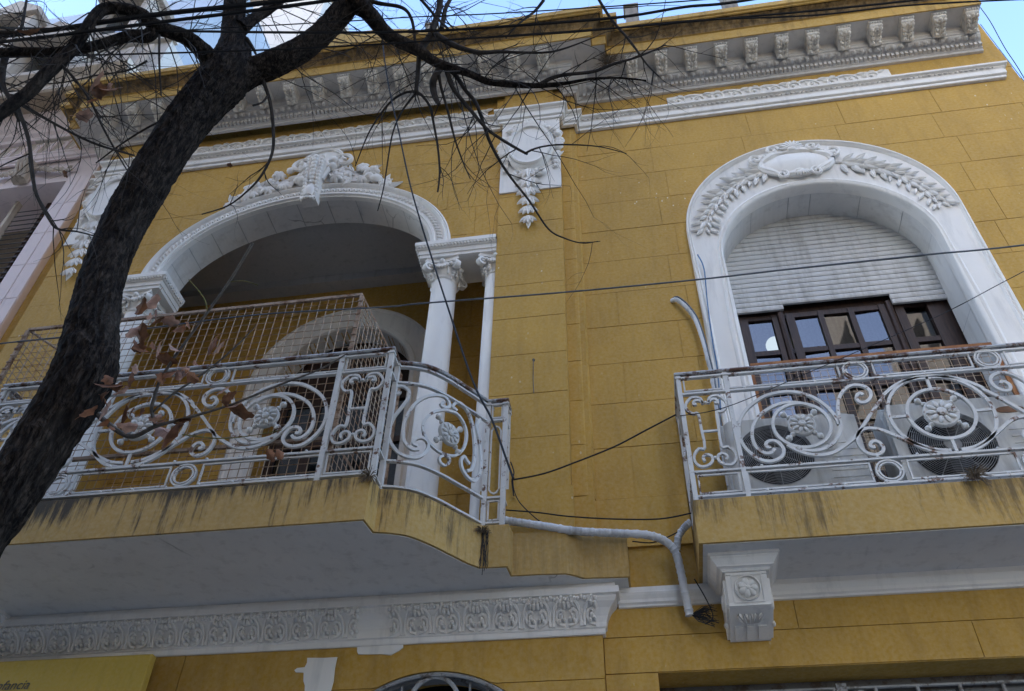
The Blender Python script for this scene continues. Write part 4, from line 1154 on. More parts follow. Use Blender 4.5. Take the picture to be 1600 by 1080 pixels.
def relief(x0, x1, y, zc, h):
    top, n = [], int((x1 - x0) / 0.06)
    for k in range(n + 1):
        xx = x1 - (x1 - x0) * k / n
        top.append((xx, zc + h / 2 + (0.012 * math.sin(k * 1.9) if 0 < k < n else 0)))
    R_ = obj('frieze_relief', MB().prism([(x0, zc - h / 2), (x1, zc - h / 2)] + top, y - 0.016, y + 0.006), 'white_trim', HOUSE)
    k, x = 0, x0 + 0.12
    while x < x1 - 0.08:
        obj('scroll', sc_me[k % 2], None, R_, matrix=T(x, y - 0.018, zc))
        x += 0.205
        k += 1
relief(0.735, 3.11, -0.0, 10.085, 0.235)
relief(mir(-1.27), -1.27, YB, 10.085, 0.235)

fb = MB()
fb.box(-0.30, 4.29, -0.001, 0.2, 9.975, 10.34)
fb.box(mir(-1.08), -1.08, YB, 0.1, 9.975, 10.34)
for sx in (lambda x: x, mir):
    xa, xb = sorted((sx(-1.16), sx(-0.42)))
    fb.box(xa, xb, -0.20, 0.1, 9.975, 10.34)
    xa, xb = sorted((sx(-1.06), sx(-0.52)))
    fb.box(xa, xb, -0.235, -0.2, 9.985, 10.335)
    xa, xb = sorted((sx(-1.0), sx(-0.58)))
    fb.box(xa, xb, -0.243, -0.236, 10.03, 10.29)
    xa, xb = sorted((sx(-0.455), sx(-0.29)))
    fb.box(xa, xb, -0.13, 0.1, 9.976, 10.338)
obj('frieze', fb, 'yellow_plain', HOUSE)

corn_path = [(4.12, 0.0), (-0.29, 0.0), (-0.29, -0.14), (-0.44, -0.14), (-0.44, -0.25), (mir(-0.44), -0.25), (mir(-0.44), -0.14), (mir(-0.29), -0.14), (mir(-0.29), 0.0), (-6.10, 0.0), (-6.10, 0.3)]
bed = [(0.0, 10.305), (0.03, 10.307), (0.034, 10.315), (0.034, 10.342), (0.05, 10.35), (0.05, 10.415), (0.075, 10.42), (0.085, 10.432), (0.115, 10.45), (0.135, 10.478), (0.14, 10.50), (0.152, 10.505), (0.152, 10.54), (0.16, 10.55), (0.16, 10.62), (0.17, 10.632), (0.405, 10.632), (0.405, 10.64), (0.0, 10.64)]
CORN = obj('cornice', MB().sweep(corn_path, bed), 'grey_trim', HOUSE)
obj('corona', MB().sweep(corn_path, [(0.1, 10.645), (0.395, 10.645), (0.395, 10.622), (0.41, 10.62), (0.41, 10.785), (0.425, 10.79), (0.1, 10.79)]), 'yellow_corona', HOUSE)
gut = [(0.425, 10.79), (0.43, 10.815), (0.445, 10.85), (0.475, 10.885), (0.515, 10.905), (0.525, 10.905), (0.1, 10.905)]
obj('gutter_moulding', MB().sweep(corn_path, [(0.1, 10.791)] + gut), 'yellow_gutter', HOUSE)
obj('cornice_cap', MB().sweep(corn_path, [(0.525, 10.905), (0.54, 10.91), (0.54, 10.93), (0.56, 10.94), (0.56, 11.02), (-0.3, 11.06), (-0.3, 10.907)]), 'yellow_corona', HOUSE)

# dentils and egg-and-dart
dn, eg = MB(), MB()
def rowx(xa, xb, pitch):
    n = int(abs(xb - xa) / pitch)
    return [xa + (xb - xa) * (k + 0.5) / n for k in range(n)]
for xa, xb, yo in ((-0.2, 4.12, 0.0), (mir(-0.36), -0.36, -0.25)):
    for x in rowx(xa, xb, 0.047):
        dn.box(x - 0.0145, x + 0.0145, yo - 0.088, yo - 0.045, 10.358, 10.402)
    for x in rowx(xa + 0.05, xb - 0.03, 0.083):
        eg.ball((x, yo - 0.117, 10.458), 0.027, 0.034, 0.04, 8, 5, Matrix.Rotation(-0.6, 3, 'X'))
        for s_ in (-1, 1):
            eg.ball((x + s_ * 0.0265, yo - 0.112, 10.462), 0.006, 0.028, 0.04, 5, 4, Matrix.Rotation(s_ * 0.18, 3, 'Y'))
        eg.ball((x + 0.0415, yo - 0.11, 10.455), 0.007, 0.02, 0.03, 5, 4)
obj('dentil_course', dn, 'grey_trim', CORN, kind='stuff')
obj('egg_and_dart', eg, 'grey_trim', CORN, smooth=True, kind='stuff')

def modillion_mb():
    m = MB()
    pr = [(-0.158, 10.632), (-0.35, 10.632), (-0.36, 10.615), (-0.356, 10.565), (-0.33, 10.545), (-0.285, 10.54), (-0.24, 10.522), (-0.205, 10.492), (-0.18, 10.475), (-0.158, 10.475)]
    m.prism_x(pr, -0.062, 0.062)
    m.prism_x([(-0.158, 10.632), (-0.37, 10.632), (-0.37, 10.612), (-0.158, 10.612)], -0.075, 0.075)
    m.lip0 = len(m.f)
    for k in range(5):                                           # wavy lip, its whiter material paints it as lit
        m.ball((-0.055 + 0.0275 * k, -0.366, 10.6 + 0.007 * (k % 2)), 0.018, 0.018, 0.012, 6, 4)
        m.ball((-0.055 + 0.0275 * k, -0.342, 10.572 - 0.007 * (k % 2)), 0.018, 0.018, 0.010, 6, 4)
    m.lip1 = len(m.f)
    for s_ in (-1, 1):                                           # acanthus lobes
        for j, (yy, zz, r) in enumerate(((-0.315, 10.54, 0.026), (-0.272, 10.53, 0.028), (-0.23, 10.505, 0.026), (-0.19, 10.475, 0.024))):
            m.ball((s_ * (0.045 - 0.004 * j), yy - 0.006, zz - 0.008), 0.019, r, 0.022, 6, 4, Matrix.Rotation(s_ * 0.5, 3, 'Z'))
            m.ball((s_ * 0.018, yy + 0.012, zz - 0.006), 0.01, r, 0.018, 6, 4)
    m.ball((0, -0.325, 10.545), 0.026, 0.03, 0.024, 6, 4)
    m.ball((0, -0.21, 10.492), 0.014, 0.045, 0.018, 6, 4)
    m.ball((0, -0.172, 10.476), 0.03, 0.02, 0.016, 6, 4)
    return m
_mm = modillion_mb()
mod_me = _mm.mesh('modillion', 'modillion_stone', True)
mod_me.materials.append(MATS['white_trim'])
for k in range(_mm.lip0, _mm.lip1):
    mod_me.polygons[k].material_index = 1
for k in range(-2, 11):
    x = 1.05 + 0.3305 * k
    if x < 4.1:
        obj('modillion', mod_me, None, CORN, matrix=T(x, 0, 0))
for k in range(17):
    x = -0.60 - 0.3305 * k
    if x > -5.95:
        obj('modillion', mod_me, None, CORN, matrix=T(x, -0.25, 0))
# parapet above the cornice
pp = MB()
pp.box(-6.1, 4.2, -0.05, 0.25, 11.03, 11.25)
obj('parapet', pp, 'yellow_corona', HOUSE)
pb = MB()
pb.box(-1.32, -0.42, -0.62, 0.1, 11.0, 11.22)
pb.box(-1.2, -0.62, -0.6, 0.1, 11.22, 11.34)
pb.box(-0.62, -0.36, -0.6, 0.1, 11.22, 11.3)
obj('parapet_pier', pb, 'yellow_corona', HOUSE)
pa = MB()
arc = [(-4.4, 11.0)] + [(CX + 1.35 * math.cos(math.pi * (1 - k / 20)), 11.2 + 0.62 * math.sin(math.pi * k / 20)) for k in range(21)] + [(-1.8, 11.0)]
pa.prism(arc, -0.55, -0.1)
obj('parapet_pediment', pa, 'yellow_corona', HOUSE)
for x, y, h in ((0.475, -0.3, 11.85), (1.63, -0.3, 12.0), (-2.05, -0.3, 12.15), (3.4, -0.2, 11.6)):
    s_ = MB()
    s_.box(x - 0.075, x + 0.075, y - 0.07, y + 0.07, 11.0, h - 0.05)
    s_.box(x - 0.09, x + 0.09, y - 0.085, y + 0.085, h - 0.05, h)
    obj('parapet_post', s_, 'old_concrete', HOUSE)

# ------------------------------------------------------------------ pilaster medallions
husk = MB()
for a in (-0.75, -0.38, 0.0, 0.38, 0.75):
    q = leaf_mb(0.2, 0.085, 0.035, 5)
    q.xform((T(0, -0.012 - 0.02 * (0.8 - abs(a)), 0) @ RY(math.pi / 2 + a) @ Matrix.Rotation(-0.15, 4, 'Z')).to_4x4())
    husk.add(q.v, q.f)
husk.ball((0, -0.02, 0), 0.045, 0.03, 0.03, 8, 5)
husk_me = husk.mesh('husk', 'white_trim', True)
for cx in (-0.767, mir(-0.767)):
    mm = MB()
    mm.box(cx - 0.31, cx + 0.31, YP - 0.014, YP + 0.01, 8.5, 9.742)
    MED = obj('medallion', mm, 'white_trim', HOUSE)
    od = MB()
    prof = [(1.0, -0.014), (1.0, -0.035), (0.96, -0.045), (0.9, -0.038), (0.88, -0.052), (0.8, -0.05), (0.79, -0.04), (0.02, -0.044)]
    rows = [[(cx + 0.255 * f * math.cos(2 * math.pi * k / 40), YP + y * 2.4 + 0.02, 9.2 + 0.40 * f * math.sin(2 * math.pi * k / 40)) for k in range(40)] for f, y in prof]
    od.loft(rows, True)
    obj('oval_disc', od, 'white_trim', MED, smooth=True)
    mr = random.Random(int(abs(cx) * 100))
    for k in range(40):
        a = -0.45 + (math.pi + 0.9) * k / 39
        rr = 1.13 + mr.uniform(-0.06, 0.08)
        x, z = cx + 0.262 * rr * math.cos(a), 9.2 + 0.41 * rr * math.sin(a)
        if z > 9.69:
            z = 9.69
        kind = mr.random()
        M_ = T(x, YP - 0.03, z) @ RY(mr.uniform(-3, 3))
        if kind < 0.45:
            obj('flower', flower_me, None, MED, matrix=M_ @ Matrix.Scale(mr.uniform(0.05, 0.07), 4))
        elif kind < 0.6:
            obj('fruit', bud_me, None, MED, matrix=M_ @ Matrix.Scale(mr.uniform(0.04, 0.055), 4))
        else:
            obj('leaf', leaf_me, None, MED, matrix=T(x, YP - 0.025, z) @ RY(-(a + math.pi / 2 + mr.uniform(-0.9, 0.9))) @ Matrix.Scale(mr.uniform(0.1, 0.14), 4))
    for sx in (-1, 1):                                           # side drops and ribbon knots
        for k in range(3):
            obj('flower', flower_me, None, MED, matrix=T(cx + sx * 0.262, YP - 0.03, 8.98 - 0.07 * k) @ RY(k) @ Matrix.Scale(0.052 - 0.008 * k, 4))
        rb = MB()
        rb.tube(spiral(cx + sx * 0.12, YP - 0.035, 8.77, 0.075, 1.2, math.pi / 2, sx), 0.024, 6)
        obj('ribbon', rb, 'white_trim', MED, smooth=True)
    for k in range(6):
        s_ = 1.0 - 0.09 * abs(k - 1)
        obj('husk', husk_me, None, MED, matrix=T(cx - 0.01, YP - 0.02, 8.80 - 0.15 * k) @ Matrix.Scale(s_, 4))
    obj('husk_tip', MB().lathe([(0.03, 0), (0.022, -0.04), (0.012, -0.07), (0.004, -0.1)], cx - 0.01, YP - 0.03, 8, 7.98), 'white_trim', MED, smooth=True)

# ------------------------------------------------------------------ balcony slabs
plan_R = [(-1.606, -1.06), (-1.587, -0.918), (-1.486, -0.893), (-1.379, -0.842), (-1.272, -0.728), (-1.178, -0.599), (-1.091, -0.481), (-1.027, -0.418),
          (-0.855, -0.411), (-0.845, -0.292), (-0.637, -0.288), (-0.512, -0.286), (-0.447, -0.25), (-0.389, -0.206), (-0.101, -0.188), (-0.101, 0.0)]
def smooth_plan(P):
    out = P[:1]
    cv = catmull(P[1:8], 4)
    return out + [tuple(p) for p in cv] + P[8:11] + [tuple(p) for p in catmull(P[11:14], 3)][1:] + P[14:]
pr_ = smooth_plan(plan_R)
pl_ = [(mir(x), y) for x, y in reversed(pr_)]
full = pl_ + pr_
# z of slab: 4.29 to 4.60
SLAB = obj('balcony_slab', MB().prism_z(full, 4.292, 4.598), 'yellow_stained', HOUSE, label='stained yellow balcony slab with curved end')
ins = [(x * 1.0 + (0.012 if x < CX else -0.012), y + 0.014) for x, y in full]
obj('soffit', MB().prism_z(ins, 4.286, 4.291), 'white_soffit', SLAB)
SLAB2 = obj('balcony_slab', MB().box(0.336, 3.70, -0.545, 0.02, 4.292, 4.598), 'yellow_streaky', HOUSE, label='straight yellow balcony slab on a white corbel')
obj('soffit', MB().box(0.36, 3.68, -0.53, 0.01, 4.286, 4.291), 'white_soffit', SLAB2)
fl = MB()
fl.box(0.345, 3.69, -0.535, -0.03, 4.599, 4.606)
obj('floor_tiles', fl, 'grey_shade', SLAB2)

# trim under the slabs
cy_prof = [(0.0, 3.98), (0.016, 3.98), (0.02, 3.99), (0.02, 4.015), (0.03, 4.022), (0.032, 4.05), (0.042, 4.09), (0.065, 4.135), (0.095, 4.165), (0.105, 4.185), (0.105, 4.2), (0.125, 4.206), (0.125, 4.25), (0.105, 4.256), (0.10, 4.288)]
CYM = obj('cyma_moulding', MB().sweep([(-0.302, 0.0), (-0.302, -0.04), (-5.6, -0.04)], cy_prof), 'white_trim', HOUSE)
obj('soffit_moulding', MB().sweep([(4.1, 0.0), (-0.19, 0.0)], [(0.0, 4.165), (0.018, 4.167), (0.02, 4.18), (0.034, 4.19), (0.036, 4.21), (0.05, 4.235), (0.055, 4.25), (0.05, 4.256), (0.05, 4.288)]), 'white_trim', HOUSE)
def acanthus_mb():
    m = MB()
    def cyp(z):
        zz = [4.03, 4.05, 4.09, 4.135, 4.165, 4.185]
        oo = [0.03, 0.032, 0.042, 0.065, 0.095, 0.105]
        for i in range(5):
            if z <= zz[i + 1]:
                u = max(0, (z - zz[i]) / (zz[i + 1] - zz[i]))
                return oo[i] + (oo[i + 1] - oo[i]) * u
        return oo[-1]
    def line(P, r):
        m.tube([(x, -0.04 - cyp(z) - 0.008, z) for x, z in catmull(P, 3)], r * 1.25, 5)
    for s_ in (-1, 1):
        line([(s_ * 0.012, 4.03), (s_ * 0.014, 4.08), (s_ * 0.02, 4.13), (s_ * 0.04, 4.165), (s_ * 0.07, 4.178)], 0.0085)
        line([(s_ * 0.085, 4.035), (s_ * 0.055, 4.045), (s_ * 0.032, 4.075), (s_ * 0.036, 4.115), (s_ * 0.062, 4.13), (s_ * 0.075, 4.112)], 0.009)
        for (x, z, rx, rz) in ((0.06, 4.09, 0.016, 0.02), (0.05, 4.06, 0.012, 0.016), (0.078, 4.07, 0.012, 0.014), (0.085, 4.15, 0.014, 0.02), (0.062, 4.155, 0.012, 0.013)):
            m.ball((s_ * x, -0.04 - cyp(z) - 0.008, z), rx, 0.034, rz * 1.15, 6, 4)
    for k in range(-4, 5):
        m.ball((0.022 * k, -0.04 - 0.108, 4.186 + 0.006 * math.cos(k * 2.2)), 0.015, 0.02, 0.016, 6, 4)
    m.ball((0, -0.04 - cyp(4.06), 4.055), 0.008, 0.01, 0.03, 6, 4)
    return m
ac_me = acanthus_mb().mesh('acanthus_leaf', 'white_trim', True)
x = -0.42
while x > -5.5:
    if not (-1.98 < x < -1.62):
        obj('acanthus_leaf', ac_me, None, CYM, matrix=T(x, 0, 0))
    x -= 0.196
# smeared plaster repairs
pt = MB()
pt.prism([(-1.906, 4.0), (-1.9, 3.95), (-1.89, 3.93), (-1.82, 3.926), (-1.74, 3.925), (-1.669, 3.914), (-1.62, 3.94), (-1.593, 3.961), (-1.598, 4.0)], -0.047, -0.038)
pt.prism([(-1.97, 4.02), (-1.62, 4.02), (-1.61, 4.1), (-1.62, 4.19), (-1.95, 4.19), (-1.98, 4.1)], -0.078, -0.05)
obj('plaster_patch', pt, 'white_trim', HOUSE)
pt = MB()
pt.prism([(-2.307, 3.844), (-2.295, 3.83), (-2.24, 3.826), (-2.231, 3.771), (-2.215, 3.74), (-2.204, 3.66), (-2.04, 3.66), (-2.028, 3.762), (-2.034, 3.85), (-2.03, 3.918), (-2.12, 3.917), (-2.235, 3.923), (-2.23, 3.89), (-2.24, 3.861), (-2.29, 3.858)], -0.0455, -0.038)
obj('plaster_patch', pt, 'white_trim', HOUSE)

# ------------------------------------------------------------------ corbels
def corbel(cx, label):
    c_ = MB()
    # stepped cap under the slab
    ring_ = []
    for a, z in ((0.212, 4.288), (0.212, 4.27), (0.2, 4.266), (0.2, 4.26), (0.194, 4.253), (0.18, 4.232), (0.17, 4.218), (0.17, 4.212), (0.15, 4.206), (0.14, 4.194), (0.14, 4.19)):
        d = a + 0.225
        ring_.append([(cx - a, 0.0, z), (cx - a, -d, z), (cx + a, -d, z), (cx + a, 0.0, z)])
    c_.loft(ring_)
    c_.box(cx - 0.139, cx + 0.139, -0.36, 0.0, 4.19, 4.2)
    def fr_(w, pr):
        c_.prism_x(pr, cx - w, cx + w)
    fr_(0.122, [(0.0, 4.192), (-0.352, 4.192), (-0.355, 4.175), (-0.345, 4.172), (-0.30, 4.02), (-0.30, 4.0), (-0.285, 3.995), (-0.02, 3.91), (0.0, 3.91)])
    fr_(0.138, [(0.0, 4.16), (-0.315, 4.16), (-0.272, 4.022), (-0.255, 4.005), (0.0, 3.925)])
    C_ = obj('corbel', c_, 'white_trim', HOUSE, label=label)
    # rosette on the sloping face
    Mx = T(cx, -0.324, 4.098) @ Matrix.Rotation(math.atan2(0.045, 0.152), 4, 'X')
    r_ = MB()
    r_.lathe([(0.078, 0.01), (0.078, -0.012), (0.071, -0.02), (0.064, -0.003), (0.01, -0.003)], 0, 0, 28, 0, 'y')
    q = flower_mb(0.062, 7, 0.6)
    r_.add(q.v, q.f)
    r_.xform(Mx)
    obj('rosette', r_, 'white_trim', C_, smooth=True)
    f_ = MB()
    for a, b, c2, d in ((-0.084, 0.084, 0.076, 0.084), (-0.084, 0.084, -0.084, -0.076), (-0.092, -0.084, -0.084, 0.084), (0.084, 0.092, -0.084, 0.084)):
        f_.box(a, b, -0.008, 0.006, c2, d)
    f_.xform(Mx)
    obj('square_frame', f_, 'white_trim', C_)
    # leaf tablet on the under face
    Mx = T(cx, -0.15, 3.951) @ Matrix.Rotation(math.atan2(0.265, 0.085), 4, 'X')
    t_ = MB()
    for k in range(-2, 3):
        q = leaf_mb(0.085, 0.036, 0.022, 4)
        q.xform((T(0.036 * k, 0, 0.09) @ RY(math.pi / 2 + 0.22 * k)).to_4x4())
        t_.add(q.v, q.f)
    for k in (-1, 0, 1):
        t_.box(0.07 * k - 0.024, 0.07 * k + 0.024, -0.01, 0.004, -0.12, -0.01)
    t_.xform(Mx)
    obj('leaf_tablet', t_, 'white_trim', C_, smooth=True)
    for s_ in (-1, 1):
        v_ = MB()
        v_.tube([(cx + s_ * 0.14, y, z) for (_, y, z) in [(0, a, b) for a, _, b in spiral(-0.17, 0, 4.07, 0.06, 1.6, 0, 1)]], 0.012, 5)
        for k in range(4):
            v_.ball((cx + s_ * 0.14, -0.06 - 0.02 * k, 3.99 - 0.01 * k), 0.012, 0.025, 0.018, 6, 4)
        obj('side_scroll', v_, 'white_trim', C_, smooth=True)
corbel(0.60, 'white corbel with carved rosette')
corbel(3.45, 'white corbel with carved rosette')
corbel(-4.68, 'white corbel at the end of the acanthus moulding')

# ------------------------------------------------------------------ ground storey openings
GA = obj('street_door_frame', MB().loft([[(-1.37 + r * math.cos(t), y, 3.0 + r * math.sin(t)) for r, y in ((0.80, 0.0), (0.80, 0.03), (0.77, 0.03), (0.77, 0.1))] for t in [math.pi * k / 40 for k in range(41)]]), 'grille_paint', HOUSE)
gm = MB()
gm.tube([(-1.37 + 0.785 * math.cos(math.pi * k / 40), -0.02, 3.0 + 0.785 * math.sin(math.pi * k / 40)) for k in range(41)], 0.014, 6)
gm.tube([(-1.372 + 0.16 * math.cos(2 * math.pi * k / 32), 0.0, 3.6 + 0.175 * math.sin(2 * math.pi * k / 32)) for k in range(33)], 0.016, 6, False)
for k in range(-6, 7):
    xx = -1.37 + 0.11 * k
    zt = 3.0 + 0.77 * math.sqrt(max(0, 1 - (0.11 * k / 0.785) ** 2))
    if abs(k) > 1:
        gm.tube([(xx, 0.02, 2.2), (xx, 0.02, zt)], 0.008, 5)
obj('grille', gm, 'grille_paint', GA, smooth=True)
obj('street_door', MB().box(-2.2, -0.5, 0.2, 0.24, 0, 3.82), 'dark_void', HOUSE)
SF = obj('shop_front', MB().box(0.02, 4.2, 0.24, 0.3, 3.62, 3.742), 'dark_iron', HOUSE)
obj('shop_void', MB().box(0.02, 4.2, 0.6, 0.64, 0, 3.7), 'dark_void', HOUSE)
gs = MB()
gs.tube([(0.03, 0.2, 3.6), (4.2, 0.2, 3.6)], 0.012, 5)
gs.tube([(0.03, 0.2, 3.68), (4.2, 0.2, 3.68)], 0.01, 5)
x = 0.1
while x < 4.2:
    gs.tube([(x, 0.2, 2.4), (x, 0.2, 3.68)], 0.012, 5)
    x += 0.24
for cx in (1.0, 1.2, 2.5, 2.7):
    gs.tube([(cx + 0.075 * math.cos(2 * math.pi * k / 24), 0.19, 3.58 + 0.075 * math.sin(2 * math.pi * k / 24)) for k in range(25)], 0.01, 5, False)
gs.box(1.07, 1.13, 0.17, 0.21, 3.3, 3.7)
obj('grille', gs, 'grille_paint', SF, smooth=True)
# ------------------------------------------------------------------ wrought iron balcony railings
BW, BT = 0.0215, 0.02

def rosette_mb(r):
    m = MB()
    m.lathe([(r, 0.012), (r, -0.008), (r * 0.93, -0.016), (r * 0.85, -0.012), (r * 0.3, -0.014)], 0, 0, 24, 0, 'y')
    for k in range(10):
        a = 2 * math.pi * k / 10
        Mx = Matrix.Rotation(-a, 3, 'Y')
        m.ball((math.cos(a) * r * 0.58, -0.018, math.sin(a) * r * 0.58), r * 0.3, 0.011, r * 0.15, 6, 4, Mx)
    m.lathe([(r * 0.26, -0.01), (r * 0.26, -0.028), (r * 0.14, -0.036), (0.003, -0.034)], 0, 0, 12, 0, 'y')
    return m
ros_big = rosette_mb(0.112).mesh('rosette', 'rail_paint', True)
ros_small = rosette_mb(0.09).mesh('rosette', 'rail_paint', True)
spk = MB()
spk.lathe([(0.014, 0.0), (0.02, 0.012), (0.009, 0.028), (0.022, 0.045), (0.024, 0.058), (0.01, 0.075)], 0, 0, 8)
spoke_me = spk.mesh('spoke', 'rail_paint', True)
def circle_bar(cx, y, cz, r, w=BW, t=BT, n=40):
    return MB().bar([(cx + r * math.cos(2 * math.pi * k / n), y, cz + r * math.sin(2 * math.pi * k / n)) for k in range(n + 1)], w, t)

def handrail(m, P, zt):
    """moulded handrail along plan points P with its top at zt"""
    prof = [(-0.026, zt - 0.012), (-0.022, zt), (0.022, zt), (0.026, zt - 0.012), (0.02, zt - 0.022), (-0.02, zt - 0.022)]
    m.sweep(P, prof + [prof[0]])
def flat(m, P, zc, h=0.015, t=0.028):
    m.sweep(P, [(-t / 2, zc - h / 2), (t / 2, zc - h / 2), (t / 2, zc + h / 2), (-t / 2, zc + h / 2), (-t / 2, zc - h / 2)])

def lyre(parent, cx, y, cz, wscale=1.0, hscale=1.0, along=None):
    for s_ in (1, -1):
        P = [(cx + s_ * x * wscale, cz + z * hscale) for x, z in catmull(LYRE, 3)]
        obj('scroll', MB().bar([(x, y, z) for x, z in P], 0.017, BT), 'rail_paint', parent, smooth=True)
    m = MB()
    m.box(cx - 0.058 * wscale, cx + 0.058 * wscale, y - 0.006, y + 0.006, cz - 0.002, cz + 0.014)
    for zz in (0.255, -0.215):
        m.ball((cx, y, cz + zz * hscale), 0.014, 0.014, 0.014, 6, 4)
    obj('crossbar', m, 'rail_paint', parent, smooth=True)

def frame_rect(parent, x0, x1, z0, z1, y, w=0.011):
    m = MB()
    for a, b, c_, d in ((x0, x1, z0, z0 + w), (x0, x1, z1 - w, z1), (x0, x0 + w, z0 + w, z1 - w), (x1 - w, x1, z0 + w, z1 - w)):
        m.box(a, b, y - 0.006, y + 0.006, c_, d)
    obj('inner_frame', m, 'rail_paint', parent)

def main_panel(parent, y, cx, cz, sx, sz, x0, x1, zl):
    """centre wheel with a scroll wheel on either side; sx, sz stretch the measured outlines"""
    z_top, z2, z3, z4 = zl
    for s_ in (-1, 1):
        for P in RAIL_SIDE:
            Q = [(cx - s_ * x * sx, y, cz + z * sz) for x, z in catmull(P, 3)]
            obj('scroll', MB().bar(Q, BW, BT), 'rail_paint', parent, smooth=True)
        wx, wz = cx + s_ * 0.884 * sx, cz - 0.006
        obj('ring', circle_bar(wx, y - 0.001, wz, 0.184 * sx), 'rail_paint', parent, smooth=True)
        obj('rosette', ros_small, None, parent, matrix=T(wx, y - 0.004, wz))
        for k in range(4):
            a = math.pi / 4 + k * math.pi / 2
            obj('spoke', spoke_me, None, parent, matrix=T(wx + 0.088 * math.cos(a), y, wz + 0.088 * math.sin(a)) @ RY(math.pi / 2 - a))
        for zz, xo in ((z_top - (z_top - z2) / 2 - 0.008, 0.433), ((z3 + z4) / 2, 0.433)):
            r_ = MB()
            h = min((z_top - z2), (z3 - z4)) / 2 - 0.012
            q = circle_bar(cx + s_ * xo * sx, y, zz, h * 0.98, 0.012, BT, 28)
            r_.add(q.v, q.f)
            q = circle_bar(cx + s_ * xo * sx, y, zz, h * 0.76, 0.011, BT, 28)
            r_.add(q.v, q.f)
            for a in (0, math.pi):
                r_.ball((cx + s_ * xo * sx + h * 0.87 * math.cos(a), y, zz), 0.012, 0.012, 0.012, 6, 4)
            obj('ring', r_, 'rail_paint', parent, smooth=True)
    for r in (0.205, 0.322):
        obj('ring', circle_bar(cx, y, cz, r * sx), 'rail_paint', parent, smooth=True)
    obj('rosette', ros_big, None, parent, matrix=T(cx, y - 0.004, cz))
    w = MB()
    for k in range(4):
        a = math.pi / 4 + k * math.pi / 2
        obj('spoke', spoke_me, None, parent, matrix=T(cx + 0.108 * math.cos(a), y, cz + 0.108 * math.sin(a)) @ RY(math.pi / 2 - a))
        a = k * math.pi / 2
        w = MB()
        w.bar([(cx + 0.205 * sx * math.cos(a), y, cz + 0.205 * sx * math.sin(a)), (cx + 0.322 * sx * math.cos(a), y, cz + 0.322 * sx * math.sin(a))], 0.02, 0.014)
        obj('wheel_bar', w, 'rail_paint', parent)
    # small frames between the twin rails, studs on the rails
    f_ = MB()
    for s0, s1 in ((x0, cx - 0.433 * sx - 0.1), (cx - 0.433 * sx + 0.1, cx + 0.433 * sx - 0.1), (cx + 0.433 * sx + 0.1, x1)):
        frame_rect(parent, s0 + 0.015, s1 - 0.005, z2 + 0.022, z_top - 0.045, y)
        frame_rect(parent, s0 + 0.015, s1 - 0.005, z4 + 0.02, z3 - 0.02, y)
    n_ = int((x1 - x0) / 0.22)
    for k in range(n_):
        xx = x0 + (x1 - x0) * (k + 0.5) / n_
        for zz in (z2, z3, z4):
            f_.ball((xx, y - 0.008, zz + 0.012), 0.011, 0.011, 0.012, 6, 4)
    obj('rivets', f_, 'rail_paint', parent, kind='stuff')

def posts(parent, pts, z0, z1, w=0.03):
    for x, y in pts:
        m = MB()
        m.box(x - w / 2, x + w / 2, y - w / 2, y + w / 2, z0, z1 - 0.024)
        m.box(x - w * 0.72, x + w * 0.72, y - w * 0.72, y + w * 0.72, z1 - 0.055, z1 - 0.04)
        obj('post', m, 'rail_paint', parent)

# ---- right balcony
RR = thing('balcony_railing', 'white wrought iron railing in front of the two air conditioners, straight, rusting', 'railing', (2.0, -0.5, 4.6))
yr, ZT, Z2, Z3, Z4 = -0.485, 5.70, 5.505, 4.842, 4.655
xl, xr = 0.362, 3.646
Uplan = [(xr, 0.0), (xr, yr), (xl, yr), (xl, 0.0)]
m = MB(); handrail(m, Uplan, ZT); obj('handrail', m, 'rail_top_paint', RR)
for zc in (ZT - 0.045, Z2, Z3, Z4):
    m = MB(); flat(m, Uplan, zc); obj('rail', m, 'rail_paint', RR)
posts(RR, [(xl, yr), (0.688, yr), (3.32, yr), (xr, yr), (xl, -0.02), (xr, -0.02)], 4.59, ZT)
main_panel(RR, yr, 2.004, 5.164, 1.0, 1.0, 0.688, 3.32, (ZT, Z2, Z3, Z4))
for a, b in ((xl, 0.688), (3.32, xr)):
    lyre(RR, (a + b) / 2, yr, 5.164)
    frame_rect(RR, a + 0.03, b - 0.03, Z2 + 0.022, ZT - 0.045, yr)
    frame_rect(RR, a + 0.03, b - 0.03, Z4 + 0.02, Z3 - 0.02, yr)
for xx in (xl, xr):                                              # scroll in the short return
    S_ = [(0, 0.03 + 0.5 * u, v) for u, v in ((0.2, 4.9), (0.5, 4.88), (0.8, 4.95), (0.75, 5.1), (0.4, 5.15), (0.2, 5.28), (0.3, 5.42), (0.6, 5.46), (0.75, 5.38))]
    obj('scroll', MB().bar([(xx, -yy, z) for _, yy, z in catmull(S_, 4)], BW, BT, Vector((1, 0, 0))), 'rail_paint', RR, smooth=True)

# ---- left balcony
RL = thing('balcony_railing', 'white wrought iron railing of the loggia balcony with a curved end panel', 'railing', (CX, -1.0, 4.6))
yl = -1.0
ZT2, Z22, Z32, Z42 = 5.73, 5.535, 4.86, 4.66
xf0, xf1 = mir(-1.62), -1.62
cpl = catmull(CURVE_PLAN, 4)
curveR = [tuple(p) for p in cpl]
tailR = [(-1.045, -0.335), (-0.915, -0.335), (-0.915, -0.2)]
curveL = [(mir(x), y) for x, y in reversed(curveR)]
tailL = [(mir(x), y) for x, y in reversed(tailR)]
planL = list(reversed(tailL + curveL[:-1] + [(xf0, -0.86), (xf0, yl), (xf1, yl), (xf1, -0.86)] + curveR[1:] + tailR))
